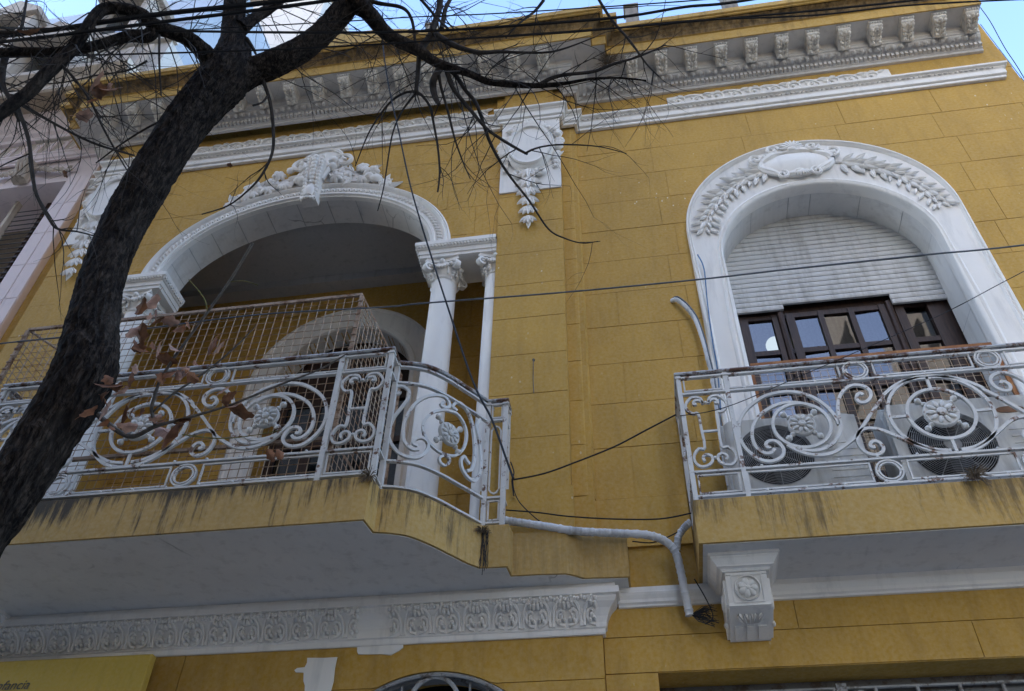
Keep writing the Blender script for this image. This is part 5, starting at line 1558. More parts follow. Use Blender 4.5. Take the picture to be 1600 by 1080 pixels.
# travel right to left so that the outside is on the left hand
cl = [planL[0]]
for p in planL[1:]:
    if math.hypot(p[0] - cl[-1][0], p[1] - cl[-1][1]) > 0.012:
        cl.append(p)
planL = cl
m = MB(); handrail(m, planL, ZT2); obj('handrail', m, 'rail_top_paint', RL)
for zc in (ZT2 - 0.045, Z22, Z32, Z42):
    m = MB(); flat(m, planL, zc); obj('rail', m, 'rail_paint', RL)
posts(RL, [(xf1, yl), (-1.98, yl), (xf1 + 0.005, -0.86), (-1.045, -0.335), (-0.915, -0.335), (-0.915, -0.22),
           (xf0, yl), (mir(-1.98), yl), (xf0, -0.86), (mir(-1.045), -0.335), (mir(-0.915), -0.335)], 4.59, ZT2, 0.034)
main_panel(RL, yl, -3.36, 5.20, 1.04, 1.0, mir(-1.98) , -1.98, (ZT2, Z22, Z32, Z42))
for a, b in ((-1.98, xf1), (xf0, mir(-1.98))):
    lyre(RL, (a + b) / 2, yl, 5.198, 1.06, 1.0)
    frame_rect(RL, a + 0.03, b - 0.03, Z22 + 0.022, ZT2 - 0.045, yl)
    frame_rect(RL, a + 0.03, b - 0.03, Z42 + 0.02, Z32 - 0.02, yl)
# curved end panels
def on_curve(s_):
    acc = 0.0
    P = CURVE_PLAN
    for i in range(len(P) - 1):
        L = math.hypot(P[i + 1][0] - P[i][0], P[i + 1][1] - P[i][1])
        if s_ <= acc + L or i == len(P) - 2:
            u = (s_ - acc) / L
            dx, dy = (P[i + 1][0] - P[i][0]) / L, (P[i + 1][1] - P[i][1]) / L
            return (P[i][0] + dx * u * L, P[i][1] + dy * u * L, dy, -dx)
        acc += L
for flip in (False, True):
    def cpt(s_, z):
        x, y, nx, ny = on_curve(s_)
        return ((mir(x), y, z), Vector((-nx, ny, 0))) if flip else ((x, y, z), Vector((nx, ny, 0)))
    for P in CURVE_SCROLLS[:4]:
        Q = [cpt(a, b) for a, b in catmull(P, 3)]
        obj('scroll', MB().bar([q[0] for q in Q], BW, BT, [q[1] for q in Q]), 'rail_paint', RL, smooth=True)
    for P in CURVE_SCROLLS[4:]:
        Q = [cpt(a, b) for a, b in catmull(P, 3)]
        obj('ring', MB().bar([q[0] for q in Q], 0.018, BT, [q[1] for q in Q]), 'rail_paint', RL, smooth=True)
    (px, py, pz), nv = cpt(0.425, 5.215)
    ang = math.atan2(nv.x, -nv.y)
    obj('rosette', ros_small, None, RL, matrix=T(px, py, pz) @ Matrix.Rotation(ang, 4, 'Z') @ T(0, -0.006, 0))
    for k in range(4):
        a = math.pi / 4 + k * math.pi / 2
        obj('spoke', spoke_me, None, RL, matrix=T(px, py, pz) @ Matrix.Rotation(ang, 4, 'Z') @ T(0.088 * math.cos(a), 0, 0.088 * math.sin(a)) @ RY(math.pi / 2 - a))
    f_ = MB()
    a, b = sorted(((mir(-1.045) if flip else -1.045), (mir(-0.915) if flip else -0.915)))
    frame_rect(RL, a + 0.025, b - 0.022, Z22 + 0.022, ZT2 - 0.045, -0.335)
    frame_rect(RL, a + 0.025, b - 0.022, Z42 + 0.02, Z32 - 0.02, -0.335)
    lo = [(0.03, 4.93), (0.045, 4.905), (0.065, 4.895), (0.085, 4.905), (0.1, 4.93), (0.1, 5.44), (0.085, 5.47), (0.065, 5.48), (0.045, 5.47), (0.03, 5.44), (0.03, 4.93)]
    f_.bar([(a + x, -0.335, z) for x, z in lo], 0.011, 0.012)
    obj('inner_frame', f_, 'rail_paint', RL)

# ------------------------------------------------------------------ wire mesh cage on the left balcony, rusty guard on the right one
def wire_panel(m, o, u, v, nu, nv, r=0.0036):
    o, u, v = Vector(o), Vector(u), Vector(v)
    for k in range(nu + 1):
        p = o + u * (k / nu)
        m.tube([tuple(p), tuple(p + v)], r, 4, False)
    for k in range(nv + 1):
        p = o + v * (k / nv)
        m.tube([tuple(p), tuple(p + u)], r, 4, False)
CAGE = thing('wire_cage', 'tall rusty wire mesh cage standing inside the loggia balcony railing', 'cage', (-3.3, -0.5, 4.6))
ca, cb_, cy0, cy1, cz0, cz1 = -4.80, -1.965, -0.935, 0.0, 4.62, 6.41
for P in ([(ca, cy0), (cb_, cy0)], [(cb_, cy0), (-1.90, cy1)], [(ca, cy0), (ca, cy1)]):
    for zz in (cz1, 5.02):
        obj('frame_bar', MB().bar([(P[0][0], P[0][1], zz), (P[1][0], P[1][1], zz)], 0.026, 0.022), 'cage_frame', CAGE)
for x, y in ((ca, cy0), (cb_, cy0), (-1.90, cy1), (ca, cy1)):
    m = MB()
    m.box(x - 0.014, x + 0.014, y - 0.012, y + 0.012, cz0, cz1 - 0.012)
    for k in range(24):
        m.box(x - 0.02, x + 0.02, y - 0.018, y - 0.01, cz0 + 0.05 + 0.072 * k, cz0 + 0.064 + 0.072 * k)
    obj('frame_post', m, 'cage_frame', CAGE)
m = MB()
wire_panel(m, (ca, cy0, cz0), (cb_ - ca, 0, 0), (0, 0, cz1 - cz0), 42, 26)
wire_panel(m, (cb_, cy0, cz0), (0.065, cy1 - cy0, 0), (0, 0, cz1 - cz0), 14, 26)
wire_panel(m, (ca, cy0, cz0), (0, cy1 - cy0, 0), (0, 0, cz1 - cz0), 14, 26)
obj('wire_mesh', m, 'cage_wire', CAGE, kind='stuff')
obj('brace', MB().tube([(ca, cy0, cz1), (ca + 0.25, cy0 + 0.5, cz1 - 0.02)], 0.012, 5), 'cage_frame', CAGE)

GUARD = thing('wire_guard', 'rust red wire mesh guard between the air conditioners and the glazed door', 'wire mesh', (1.85, -0.02, 4.6))
ga, gb, gy, gz0, gz1 = 0.968, 2.755, -0.018, 4.62, 6.13
obj('frame_bar', MB().box(ga, gb, gy - 0.012, gy + 0.012, gz1 - 0.012, gz1 + 0.014), 'rust_steel', GUARD)
for x in (ga, gb):
    obj('frame_bar', MB().box(x - 0.014, x + 0.014, gy - 0.01, gy + 0.01, gz0, gz1 - 0.013), 'rust_steel', GUARD)
m = MB()
wire_panel(m, (ga, gy, gz0), (gb - ga, 0, 0), (0, 0, gz1 - gz0), 32, 26, 0.0026)
obj('wire_mesh', m, 'cage_wire', GUARD, kind='stuff')

# ------------------------------------------------------------------ air conditioners
def ac_unit(x0, x1, z0, z1, fx, fz, fr_, label):
    y0, y1 = -0.33, -0.03
    t_ = thing('air_conditioner', label, 'air conditioner', ((x0 + x1) / 2, (y0 + y1) / 2, z0), 'outdoor units on the right balcony')
    m = MB()
    m.bbox(x0, x1, y0 + 0.04, y1, z0, z1, 0.02)
    # front panel with a round hole
    n = 48
    vv, ff = [], []
    for k in range(n):
        a = 2 * math.pi * (k + 0.5) / n
        c_, s_ = math.cos(a), math.sin(a)
        vv.append((fx + fr_ * c_, y0, fz + fr_ * s_))
        tx = (x1 - 0.012 - fx) / c_ if c_ > 1e-6 else ((x0 + 0.012 - fx) / c_ if c_ < -1e-6 else 9)
        tz = (z1 - 0.012 - fz) / s_ if s_ > 1e-6 else ((z0 + 0.012 - fz) / s_ if s_ < -1e-6 else 9)
        tt = min(tx, tz)
        vv.append((fx + tt * c_, y0, fz + tt * s_))
        vv.append((fx + fr_ * c_, y0 + 0.045, fz + fr_ * s_))
        vv.append((fx + tt * c_, y0 + 0.05, fz + tt * s_))
    for k in range(n):
        a, b = 4 * k, 4 * ((k + 1) % n)
        ff += [(a, b, b + 1, a + 1), (a, a + 2, b + 2, b), (a + 1, b + 1, b + 3, a + 3)]
    m.add(vv, ff)
    for k in range(8):
        m.box(x1 - 0.26, x1 - 0.03, y0 - 0.004, y0 + 0.002, z0 + 0.08 + 0.055 * k, z0 + 0.085 + 0.055 * k)
    obj('casing', m, 'ac_shell', t_)
    obj('fan_well', MB().lathe([(fr_ * 1.0, 0.0), (fr_ * 0.98, -0.004)], fx, y0 + 0.036, 32, fz, 'y'), 'dark_void', t_)
    b_ = MB()
    for k in range(3):
        a0 = 2 * math.pi * k / 3
        rows = []
        for j in range(6):
            r = fr_ * (0.22 + 0.68 * j / 5)
            rows.append([(fx + r * math.cos(a0 + q * 1.2 + 0.1 * j), y0 + 0.03 - 0.02 * q, fz + r * math.sin(a0 + q * 1.2 + 0.1 * j)) for q in (0, 0.25, 0.5, 0.75)])
        b_.loft(rows)
    obj('fan_blades', b_, 'fan_plastic', t_)
    gm = MB()
    for k in range(18):
        r = fr_ * (0.2 + 0.8 * k / 17)
        gm.tube([(fx + r * math.cos(2 * math.pi * q / 40), y0 - 0.014 + 0.01 * (r / fr_) ** 3, fz + r * math.sin(2 * math.pi * q / 40)) for q in range(41)], 0.0021, 4, False)
    for k in range(12):
        a = 2 * math.pi * k / 12
        gm.tube([(fx + fr_ * 0.18 * math.cos(a), y0 - 0.014, fz + fr_ * 0.18 * math.sin(a)), (fx + fr_ * math.cos(a), y0 - 0.004, fz + fr_ * math.sin(a))], 0.0025, 4, False)
    obj('fan_guard', gm, 'hub_grey', t_, kind='stuff')
    obj('fan_hub', MB().lathe([(fr_ * 0.2, 0.0), (fr_ * 0.19, -0.006), (0.003, -0.008)], fx, y0 - 0.012, 20, fz, 'y'), 'hub_grey', t_)
    return t_, y0
u1, y0 = ac_unit(0.62, 1.53, 4.64, 5.37, 0.945, 5.05, 0.245, 'outdoor air conditioner at the left, nearer the railing corner')
u2, y0 = ac_unit(1.70, 2.70, 4.64, 5.40, 2.06, 5.02, 0.275, 'outdoor air conditioner with louvred right side beside the balcony middle')
bd_ = MB()
bd_.prism([(2.50 + 0.1 * math.cos(a) * (1 if abs(math.cos(a)) < 0.7 else 0.9), 5.27 + 0.026 * math.sin(a)) for a in [2 * math.pi * k / 20 for k in range(20)]], y0 - 0.006, y0 - 0.001)
obj('badge', bd_, 'badge_brown', u2)

# ------------------------------------------------------------------ cables and pipes
lab = ['thick black overhead cable bundle crossing the top left behind the branches',
       'thinner black cable running just under the thick overhead bundle',
       'black overhead cable crossing the sky from the trunk to the top edge',
       'black overhead cable crossing in front of the cornice gutter',
       'thin black cable highest across the blue sky',
       'black overhead cable ending at the right corner of the cornice',
       'long grey cable strung across the whole facade at column height',
       'thin dark cable slanting down across the right window to the railing corner',
       'loose black cable hanging off the cornice corner against the sky',
       'short black cable running down the wall below the cornice corner',
       'black drop cable hanging in front of the columns to the curved railing',
       'black cable rising from the curved railing to the right railing',
       'black cable sagging above the white pipe between the balconies',
       'short black cable loop under the curved railing post',
       'black cable tail wound round the curved railing post',
       'black cable stub beside the white pipe fork',
       'black cable loop beside the lower end of the white pipe',
       'blue cable running down the left side of the window surround',
       'thin black cable tail below the medallion husks']
for (c_, r, P), lb in zip(CABLES, lab):
    mt = {'B': 'black_cable', 'G': 'grey_cable', 'K': 'black_cable', 'U': 'blue_cable'}[c_]
    obj('cable', MB().tube(catmull(P, 6), r, 6), mt, smooth=True, label=lb, cat='cable', group='cables on and in front of the facade')
def wrapped(P, r, seed):
    rr_ = random.Random(seed)
    Q = catmull(P, 16)
    return MB().tube(Q, [r * (rr_.uniform(0.93, 1.07) + (0.12 if k % 5 == 0 else 0)) for k in range(len(Q))], 10)
PP = obj('wrapped_pipe', wrapped(PIPE_A, 0.0265, 1), 'pipe_wrap', smooth=True, label='white taped pipe bundle looping from the curved railing to below the right balcony', cat='pipe')
obj('pipe_branch', wrapped(PIPE_B, 0.023, 2), 'pipe_wrap', PP, smooth=True)
e_ = MB()
er = random.Random(8)
for k in range(60):
    a, b = er.uniform(-1.2, 1.2), er.uniform(-1.5, 1.5)
    e_.tube([(0.26, -0.09, 4.06), (0.30 + 0.05 * math.cos(b) + 0.02 * a, -0.09 - 0.05 * er.random(), 4.05 + 0.04 * a), (0.33 + 0.09 * er.random(), -0.1 - 0.07 * er.random(), 4.02 + 0.06 * a)], 0.002, 3, False)
obj('frayed_end', e_, 'black_cable', PP)
obj('wrapped_pipe', wrapped(PIPE_C, 0.019, 3), 'pipe_wrap', smooth=True, label='white taped pipe coming out of the wall left of the arched window', cat='pipe')
obj('conduit', MB().tube(catmull([(x + 0.012, y - 0.015, z + 0.02) for x, y, z in PIPE_C], 6), 0.007, 6), 'grey_cable', smooth=True, label='thin grey conduit running along the pipe by the arched window', cat='conduit')
obj('wall_hook', MB().tube([(-0.722, YP - 0.03, 6.205), (-0.722, YP - 0.035, 6.21), (-0.724, YP - 0.03, 6.0), (-0.72, YP - 0.012, 5.87)], 0.0035, 5).ball((-0.722, YP - 0.02, 6.21), 0.012, 0.02, 0.008, 6, 4), 'dark_iron', label='thin iron rod hanging on the yellow pilaster', cat='rod')

# plants and nests in the masonry
def tuft(name, c, r, n, seed, label, cat, up=1.0, mat='dry_grass'):
    tr_ = random.Random(seed)
    m = MB()
    for k in range(n):
        a, b = tr_.uniform(0, 2 * math.pi), tr_.uniform(-0.9, 1.0)
        d = Vector((math.cos(a) * math.cos(b), -abs(math.sin(a)) * math.cos(b), math.sin(b) * up))
        c0 = Vector(c)
        m.tube([tuple(c0 + d * r * 0.1), tuple(c0 + d * r * 0.55 + Vector((0, 0, 0.1 * r))), tuple(c0 + d * r * tr_.uniform(0.8, 1.2) - Vector((0, 0, 0.15 * r)))], 0.0022, 3, False)
    obj(name, m, mat, label=label, cat=cat)
tuft('weed', (2.02, -0.55, 4.615), 0.085, 90, 3, 'small dry weed growing on the edge of the right balcony', 'weed')
tuft('dead_plant', (0.12, -0.35, 10.5), 0.16, 140, 4, 'dead brown plant rooted in the cornice corner', 'plant', 0.8)
tuft('roots', (-1.03, -0.42, 4.55), 0.06, 60, 6, 'dry root tuft under the foot of the curved railing', 'roots', 0.6)
tuft('weed', (-1.62, -1.05, 4.6), 0.07, 70, 9, 'dry weed at the corner of the loggia balcony slab', 'weed')
rt = MB()
for k in range(14):
    x = -1.03 + 0.012 * (k % 5)
    P = [(x, -0.425, 4.56)]
    for j in range(6):
        P.append((P[-1][0] + er.uniform(-0.012, 0.01), -0.428, P[-1][2] - 0.05 * er.uniform(0.6, 1.2)))
    rt.tube(P, 0.0025, 3, False)
obj('hanging_roots', rt, 'twig_dark', label='dark roots trailing down the slab below the curved railing', cat='roots')

# ------------------------------------------------------------------ sign
SG = obj('sign', MB().bbox(-6.0, -3.275, -0.16, -0.10, 3.1, 3.952, 0.008), 'sign_board', label='yellow sign board with grey italic lettering under the loggia balcony', cat='sign')
tc = bpy.data.curves.new('lettering', 'FONT')
tc.body = 'Infancia'
tc.size = 0.088
tc.shear = 0.25
tc.extrude = 0.001
tc.align_x = 'RIGHT'
to = bpy.data.objects.new('lettering_tmp', tc)
sc.collection.objects.link(to)
bpy.context.view_layer.update()
tm = bpy.data.meshes.new_from_object(to.evaluated_get(bpy.context.evaluated_depsgraph_get()))
bpy.data.objects.remove(to)
tm.materials.clear()
tm.materials.append(MATS['letter_grey'])
obj('lettering', tm, None, SG, matrix=T(-4.085, -0.1625, 3.752) @ Matrix.Rotation(math.pi / 2, 4, 'X'))

# ------------------------------------------------------------------ tree
TREE = thing('street_tree', 'dark leafless street tree with forked trunk in front of the yellow house', 'tree', (-2.64, -2.6, 0))
def bark_tube(pts, sub, nseg, amp0, seed):
    Q = catmull(pts, sub)
    m = MB()
    ctr = [Vector(q[:3]) for q in Q]
    vv, ff = [], []
    up = None
    L = 0.0
    for i, q in enumerate(Q):
        d = (ctr[min(i + 1, len(Q) - 1)] - ctr[max(i - 1, 0)]).normalized()
        if i:
            L += (ctr[i] - ctr[i - 1]).length
        if up is None:
            a = Vector((0, 1, 0))
            up = (a - d * a.dot(d)).normalized()
        else:
            up = (up - d * up.dot(d)).normalized()
        w = d.cross(up)
        for k in range(nseg):
            an = 2 * math.pi * k / nseg
            dirv = up * math.cos(an) + w * math.sin(an)
            r = q[3]
            amp = min(amp0, r * 0.085)
            p = ctr[i] + dirv * r
            n1 = noise.noise(Vector((p.x * 3, p.y * 3, p.z * 2.2)) + Vector((seed, 0, 0)))
            rid = noise.noise(Vector((dirv.x * r * 34, dirv.y * r * 34 + dirv.z * r * 20, L * 9.0)) + Vector((0, seed, 0)))
            rid2 = noise.noise(Vector((p.x * 60, p.y * 60, p.z * 30)) + Vector((0, 0, seed)))
            h = r * 0.09 * n1 + amp * (1 - abs(rid) * 2.4) * 0.8 + amp * 0.45 * rid2
            vv.append(ctr[i] + dirv * (r + h - amp * 0.3))
    for i in range(len(Q) - 1):
        for k in range(nseg):
            k2 = (k + 1) % nseg
            ff.append((i * nseg + k, i * nseg + k2, (i + 1) * nseg + k2, (i + 1) * nseg + k))
    ff.append(tuple(range((len(Q) - 1) * nseg, len(Q) * nseg)))
    ff.append(tuple(range(nseg - 1, -1, -1)))
    m.add(vv, ff)
    return m
obj('trunk', bark_tube(TRUNK, 30, 130, 0.017, 3.1), 'bark', TREE, smooth=True)
for i, b_ in enumerate(BRANCHES):
    big = max(p[3] for p in b_)
    if big > 0.05:
        o_ = bark_tube(b_, 14, 56, 0.012 if big > 0.1 else 0.006, 5.0 + i)
    elif big > 0.02:
        o_ = bark_tube(b_, 7, 14, 0.0016, 5.0 + i)
    else:
        Q = catmull(b_, 5)
        o_ = MB().tube([q[:3] for q in Q], [q[3] for q in Q], 6)
    obj('branch', o_, 'bark' if big > 0.03 else 'twig_dark', TREE, smooth=True)
for i, b_ in enumerate(SHOOTS):
    Q = catmull(b_, 5)
    obj('shoot', MB().tube([q[:3] for q in Q], [q[3] for q in Q], 7), 'twig_grey' if i < 3 else 'green_twig', TREE, smooth=True)
# fine twigs grown from the limbs
tw = MB()
tr_ = random.Random(77)
def grow(p, d, L, r, depth):
    n = 7
    P, Rr = [p.copy()], [r]
    curl = Vector((tr_.uniform(-1, 1), tr_.uniform(-0.6, 0.6), tr_.uniform(-1, 1))) * 0.28
    drop = tr_.uniform(-0.16, 0.08)
    for k in range(n):
        d = (d + curl * 0.5 + Vector((0, 0, drop)) + Vector((tr_.gauss(0, 0.09), tr_.gauss(0, 0.09), tr_.gauss(0, 0.09)))).normalized()
        p = p + d * (L / n)
        P.append(p.copy())
        Rr.append(r * (1 - 0.75 * (k + 1) / n))
        if depth > 0 and tr_.random() < (0.42 if depth > 1 else 0.3):
            sd = (d + Vector((tr_.uniform(-1, 1), tr_.uniform(-0.7, 0.7), tr_.uniform(-1, 1))) * 0.9).normalized()
            grow(p.copy(), sd, L * tr_.uniform(0.3, 0.6), Rr[-1] * 0.7, depth - 1)
    tw.tube([tuple(q) for q in P], Rr, 4, False)
DENS = {0: 16, 1: 18, 2: 39, 3: 11, 4: 13, 5: 8, 6: 13, 7: 7, 8: 4, 11: 7, 12: 4, 13: 4, 14: 4, 15: 39, 16: 36, 17: 16, 18: 9, 19: 9, 20: 9, 21: 13, 22: 8, 23: 4, 25: 4, 28: 7, 30: 7, 31: 4}
for i, n in DENS.items():
    b_ = BRANCHES[i]
    for k in range(n):
        f = tr_.uniform(0.12, 1.0) * (len(b_) - 1)
        a = min(int(f), len(b_) - 2)
        p = Vector(b_[a][:3]).lerp(Vector(b_[a + 1][:3]), f - a)
        bd = (Vector(b_[a + 1][:3]) - Vector(b_[a][:3])).normalized()
        d = (bd * tr_.uniform(0.1, 0.9) + Vector((tr_.uniform(-1, 1), tr_.uniform(-0.5, 0.9), tr_.uniform(-1, 1)))).normalized()
        rb_ = b_[a][3]
        grow(p, d, tr_.uniform(0.35, 1.25) if rb_ > 0.02 else tr_.uniform(0.2, 0.6), min(0.005, rb_ * 0.5), 2 if rb_ > 0.02 else 1)
obj('twigs', tw, 'twig_dark', TREE, kind='stuff')
# dry leaves
def dry_leaf(seed):
    q = random.Random(seed)
    m = MB()
    n = 9
    rows = []
    cu, tw_ = q.uniform(-0.9, 0.9), q.uniform(-0.5, 0.5)
    for i in range(n):
        u = i / (n - 1)
        w = 0.27 * math.sin(math.pi * min(1, 0.04 + 0.96 * u ** 0.8)) ** 0.9 * (1 + 0.22 * math.sin(15 * u))
        x = math.sin(cu * u) / cu if abs(cu) > 0.05 else u
        yb = -(1 - math.cos(cu * u)) / cu if abs(cu) > 0.05 else 0
        rows.append([(x, yb + tw_ * w * s_ + 0.35 * w * abs(s_), w * s_ + 0.02 * math.sin(14 * u + s_)) for s_ in (-1, -0.5, 0, 0.5, 1)])
    m.loft(rows)
    m.tube([(-0.28, 0.05, 0), (0, 0, 0), (0.5, rows[4][2][1] - 0.008, 0)], 0.012, 4)
    return m
lm = [dry_leaf(k).mesh('leaf', 'leaf_brown' if k % 3 else 'leaf_pale', True) for k in range(6)]
lq = random.Random(99)
more = [(x + lq.uniform(-0.05, 0.05), y + lq.uniform(-0.04, 0.04), z + lq.uniform(-0.05, 0.05), s_ * lq.uniform(0.6, 0.95), a + lq.uniform(40, 200)) for x, y, z, s_, a in DRY_LEAVES[:27]]
for i, (x, y, z, s_, a) in enumerate(DRY_LEAVES + more):
    q = random.Random(i * 7 + 1)
    M_ = T(x, y, z) @ RY(rad(a)) @ Matrix.Rotation(0.75 + q.uniform(-0.6, 0.6), 4, 'X') @ Matrix.Rotation(q.uniform(-0.4, 0.4), 4, 'Z') @ Matrix.Scale(s_ * 3.6, 4) @ T(-0.5, 0, 0)
    obj('leaf', lm[i % 6], None, TREE, matrix=M_)

# ------------------------------------------------------------------ pink neighbour on the left
PINK = thing('pink_house', 'pale pink neighbouring house with dark loggia, deep cornice and slate mansard', 'house', (-9.5, 3.0, 0))
y_ = -0.06
pw = MB()
pw.box(-6.46, -6.135, y_, 0.6, 0, 10.56)
pw.box(-13.0, -6.46, y_ + 0.02, 0.6, 10.06, 10.56)
pw.box(-13.0, -8.9, y_, 0.6, 0, 10.06)
PW = obj('wall', pw, 'pink_wall', PINK)
zz = 3.0
while zz < 10.0:
    obj('stucco_block', MB().box(-6.455, -6.30, y_ - 0.012, y_ + 0.01, zz + 0.004, zz + 0.54), 'pink_wall', PW)
    obj('stucco_block', MB().box(-6.285, -6.14, y_ - 0.012, y_ + 0.01, zz + 0.004, zz + 0.54), 'pink_wall', PW)
    zz += 0.545
obj('loggia_ceiling', MB().box(-8.9, -6.46, 0.6, 2.2, 10.06, 10.16), 'brown_soffit', PINK)
lb_ = MB()
lb_.box(-8.9, -6.3, 2.2, 2.3, 0, 10.06)
obj('loggia_back_wall', lb_, 'interior_grey', PINK)
SHP = obj('louvred_shutter', MB().box(-6.86, -6.82, 0.2, 1.6, 4.0, 10.0), 'dark_wood', PINK)
sl = bpy.data.meshes
sm_ = MB().prism_x([(0.0, 0.0), (0.012, 0.0), (0.05, 0.06), (0.038, 0.06)], -0.35, 0.35).mesh('slat', 'dark_iron')
for k in range(26):
    obj('slat', sm_, None, SHP, matrix=T(-6.85, 0.18, 7.6 + 0.09 * k))
obj('shutter_frame', MB().box(-6.52, -6.48, 0.12, 0.2, 4.0, 10.0).box(-7.24, -7.2, 0.12, 0.2, 4.0, 10.0), 'cream_wall', SHP)
fz = MB()
fz.sweep([(-6.12, y_), (-13.0, y_)], [(0, 10.50), (0.03, 10.5), (0.03, 10.53), (0.015, 10.54), (0.04, 10.56), (0.05, 10.62), (0.06, 10.63), (0.06, 10.66), (0.0, 10.67), (0.0, 11.0), (0.05, 11.01), (0.06, 11.06), (0.1, 11.1), (0.11, 11.16), (0.15, 11.2), (0.17, 11.26), (0.2, 11.3), (0.2, 11.46)])
obj('entablature', fz, 'pink_wall', PINK)
FRZ = obj('fret_frieze', MB().box(-13, -6.15, y_ - 0.004, y_ + 0.02, 10.68, 10.99), 'cream_wall', PINK)
fk = MB()
fk.bar([(-0.09, 0, -0.13), (0.03, 0, -0.13), (0.09, 0, 0.13)], 0.02, 0.02)
fk.bar([(-0.05, 0, -0.07), (0.0, 0, -0.07), (0.045, 0, 0.10), (-0.01, 0, 0.10)], 0.016, 0.018)
fk_me = fk.mesh('fret', 'pink_wall')
for k in range(24):
    obj('fret', fk_me, None, FRZ, matrix=T(-6.3 - 0.19 * k, y_ - 0.01, 10.835))
up = MB()
up.sweep([(-6.0, -0.26), (-13.0, -0.26)], [(0.0, 11.46), (0.26, 11.47), (0.28, 11.49), (0.28, 11.6), (0.3, 11.62), (0.3, 11.66), (0.34, 11.72), (0.38, 11.78), (0.38, 11.86), (0.1, 11.9)])
obj('cornice', up, 'cream_wall', PINK)
obj('cornice_soffit', MB().box(-13.0, -6.0, -0.52, -0.0, 11.452, 11.468), 'brown_soffit', PINK)
ga_ = obj('keystone', MB().prism_x([(y_, 10.45), (y_ - 0.14, 10.42), (y_ - 0.15, 10.35), (y_ - 0.08, 10.2), (y_ - 0.09, 10.1), (y_, 10.08)], -7.2, -7.02), 'cream_wall', PINK)
for k in range(3):
    obj('flute', MB().tube([(-7.16 + 0.05 * k, y_ - 0.15, 10.42), (-7.16 + 0.05 * k, y_ - 0.15, 10.33), (-7.16 + 0.05 * k, y_ - 0.09, 10.2), (-7.16 + 0.05 * k, y_ - 0.1, 10.1)], 0.022, 6), 'cream_wall', ga_, smooth=True)
gm_fl = flower_mb(1.0).mesh('flower', 'cream_wall', True)
for s_ in (-1, 1):
    for k in range(14):
        u = k / 13
        obj('flower', gm_fl, None, ga_, matrix=T(-7.11 + s_ * (0.14 + 0.5 * u), y_ - 0.03, 10.32 - 0.1 * u + tr_.uniform(-0.05, 0.05)) @ RY(k) @ Matrix.Scale(0.055 - 0.015 * u, 4))
MS = obj('mansard_roof', MB().prism_x([(-0.1, 11.9), (1.7, 19.6), (3.9, 19.8), (3.9, 11.0), (0.1, 11.0)], -16.0, -7.3), 'slate', PINK)
for dx, dy, dz in ((-8.2, 0, 0), (-10.6, 0, 0), (-13.0, 0, 0), (-8.4, 0.75, 3.2), (-10.8, 0.75, 3.2)):
    d_ = MB()
    d_.box(dx - 0.5, dx - 0.36, dy - 0.22, dy + 0.7, dz + 12.0, dz + 13.7)
    d_.box(dx + 0.36, dx + 0.5, dy - 0.22, dy + 0.7, dz + 12.0, dz + 13.7)
    d_.prism([(dx - 0.6, dz + 13.7), (dx + 0.6, dz + 13.7), (dx + 0.62, dz + 13.8), (dx, dz + 14.25), (dx - 0.62, dz + 13.8)], dy - 0.3, dy + 0.9)
    D_ = obj('dormer', d_, 'cream_wall', PINK)
    obj('pane', MB().box(dx - 0.36, dx + 0.36, dy - 0.02, dy + 0.02, dz + 12.0, dz + 13.7), 'window_glass', D_)
    obj('sill', MB().box(dx - 0.6, dx + 0.6, dy - 0.35, dy + 0.2, dz + 11.92, dz + 12.0), 'cream_wall', D_)
pg = MB()
pg.box(-7.3, -6.15, -0.1, 5.5, 11.0, 13.4)
pg.box(-7.32, -6.1, -0.16, -0.02, 13.4, 13.55)
obj('party_wall', pg, 'pale_wall', PINK)
pq = MB()
for k in range(3):
    pq.box(-7.1 + 0.3 * k, -6.98 + 0.3 * k, -0.14, -0.1, 12.0, 13.3)
obj('party_wall_strips', pq, 'cream_wall', PINK)
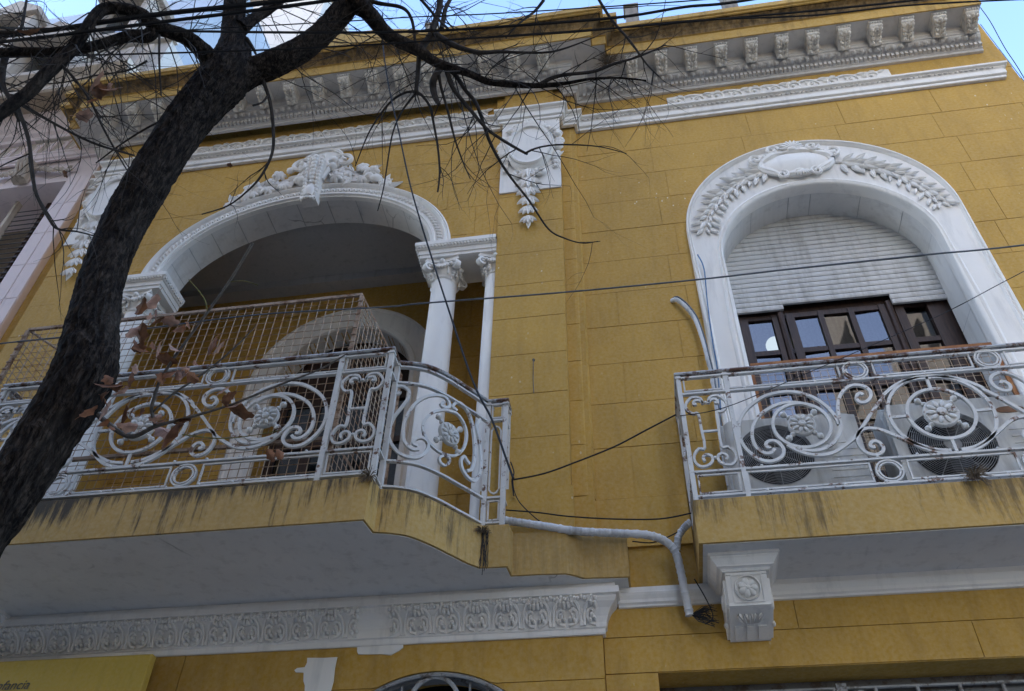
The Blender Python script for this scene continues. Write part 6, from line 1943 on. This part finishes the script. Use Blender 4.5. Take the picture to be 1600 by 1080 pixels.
BLK = obj('blank_tower', MB().box(-26.0, -7.05, 4.0, 12.0, 0, 24.5), 'pale_wall', label='tall blank pale apartment block rising behind the tree fork', cat='building')
obj('window', MB().box(-7.75, -7.35, 3.96, 4.0, 19.7, 20.5), 'cream_wall', BLK)
obj('roof_edge', MB().box(-26.1, -6.9, 3.85, 12.1, 24.5, 24.8), 'cream_wall', BLK)

# ------------------------------------------------------------------ houses across the street, seen in reflections; height and dark walls set for shade
def opposite(x0, x1, y0, h, label, mat, nx, sills):
    t_ = thing('apartment_block', label, 'building', ((x0 + x1) / 2, y0 - 5, 0))
    obj('wall', MB().box(x0, x1, y0 - 14, y0, 0, h), mat, t_)
    if sills:
        for j in range(10):
            for k in range(4):
                obj('side_window', MB().box(x0 - 0.03, x0 - 0.004, y0 - 2.6 - 3.2 * k, y0 - 1.0 - 3.2 * k, 1.2 + 3.1 * j, 3.0 + 3.1 * j), 'dark_void', t_)
    nz = int(h / 3.1)
    w = (x1 - x0) / nx
    for i in range(nx):
        for j in range(nz):
            cx = x0 + w * (i + 0.5)
            W_ = obj('window', MB().box(cx - w * 0.25, cx + w * 0.25, y0 + 0.004, y0 + 0.03, 0.9 + 3.1 * j, 2.6 + 3.1 * j), 'dark_void', t_)
            if sills:
                obj('balcony_band', MB().box(cx - w * 0.4, cx + w * 0.4, y0 + 0.03, y0 + 0.9, 0.55 + 3.1 * j, 0.85 + 3.1 * j), mat, W_)
opposite(-30, -13.6, -14, 38, 'unseen high dark block added across the street to shade the left roofs', 'dark_brick', 6, False)  # tall block added to shade the mansard and the blank tower
opposite(-13, 3.4, -14, 21.5, 'long dark brick apartment house across the street', 'dark_brick', 10, False)
tk_ = MB().box(-12.5, -3.0, -24, -17.5, 21.5, 26.5)  # added box, hides the bright sky near the sun from the loggia panes
obj('glare_blocker', tk_, 'dark_brick', label='unseen dark box added across the street to block sky glare in the panes', cat='building')
opposite(11.8, 19, -14, 34, 'tall cream tower with balconies across the street', 'sunny_wall', 3, True)
opposite(20, 38, -14, 14, 'cream apartment block across the street to the right', 'sunny_wall', 6, False)
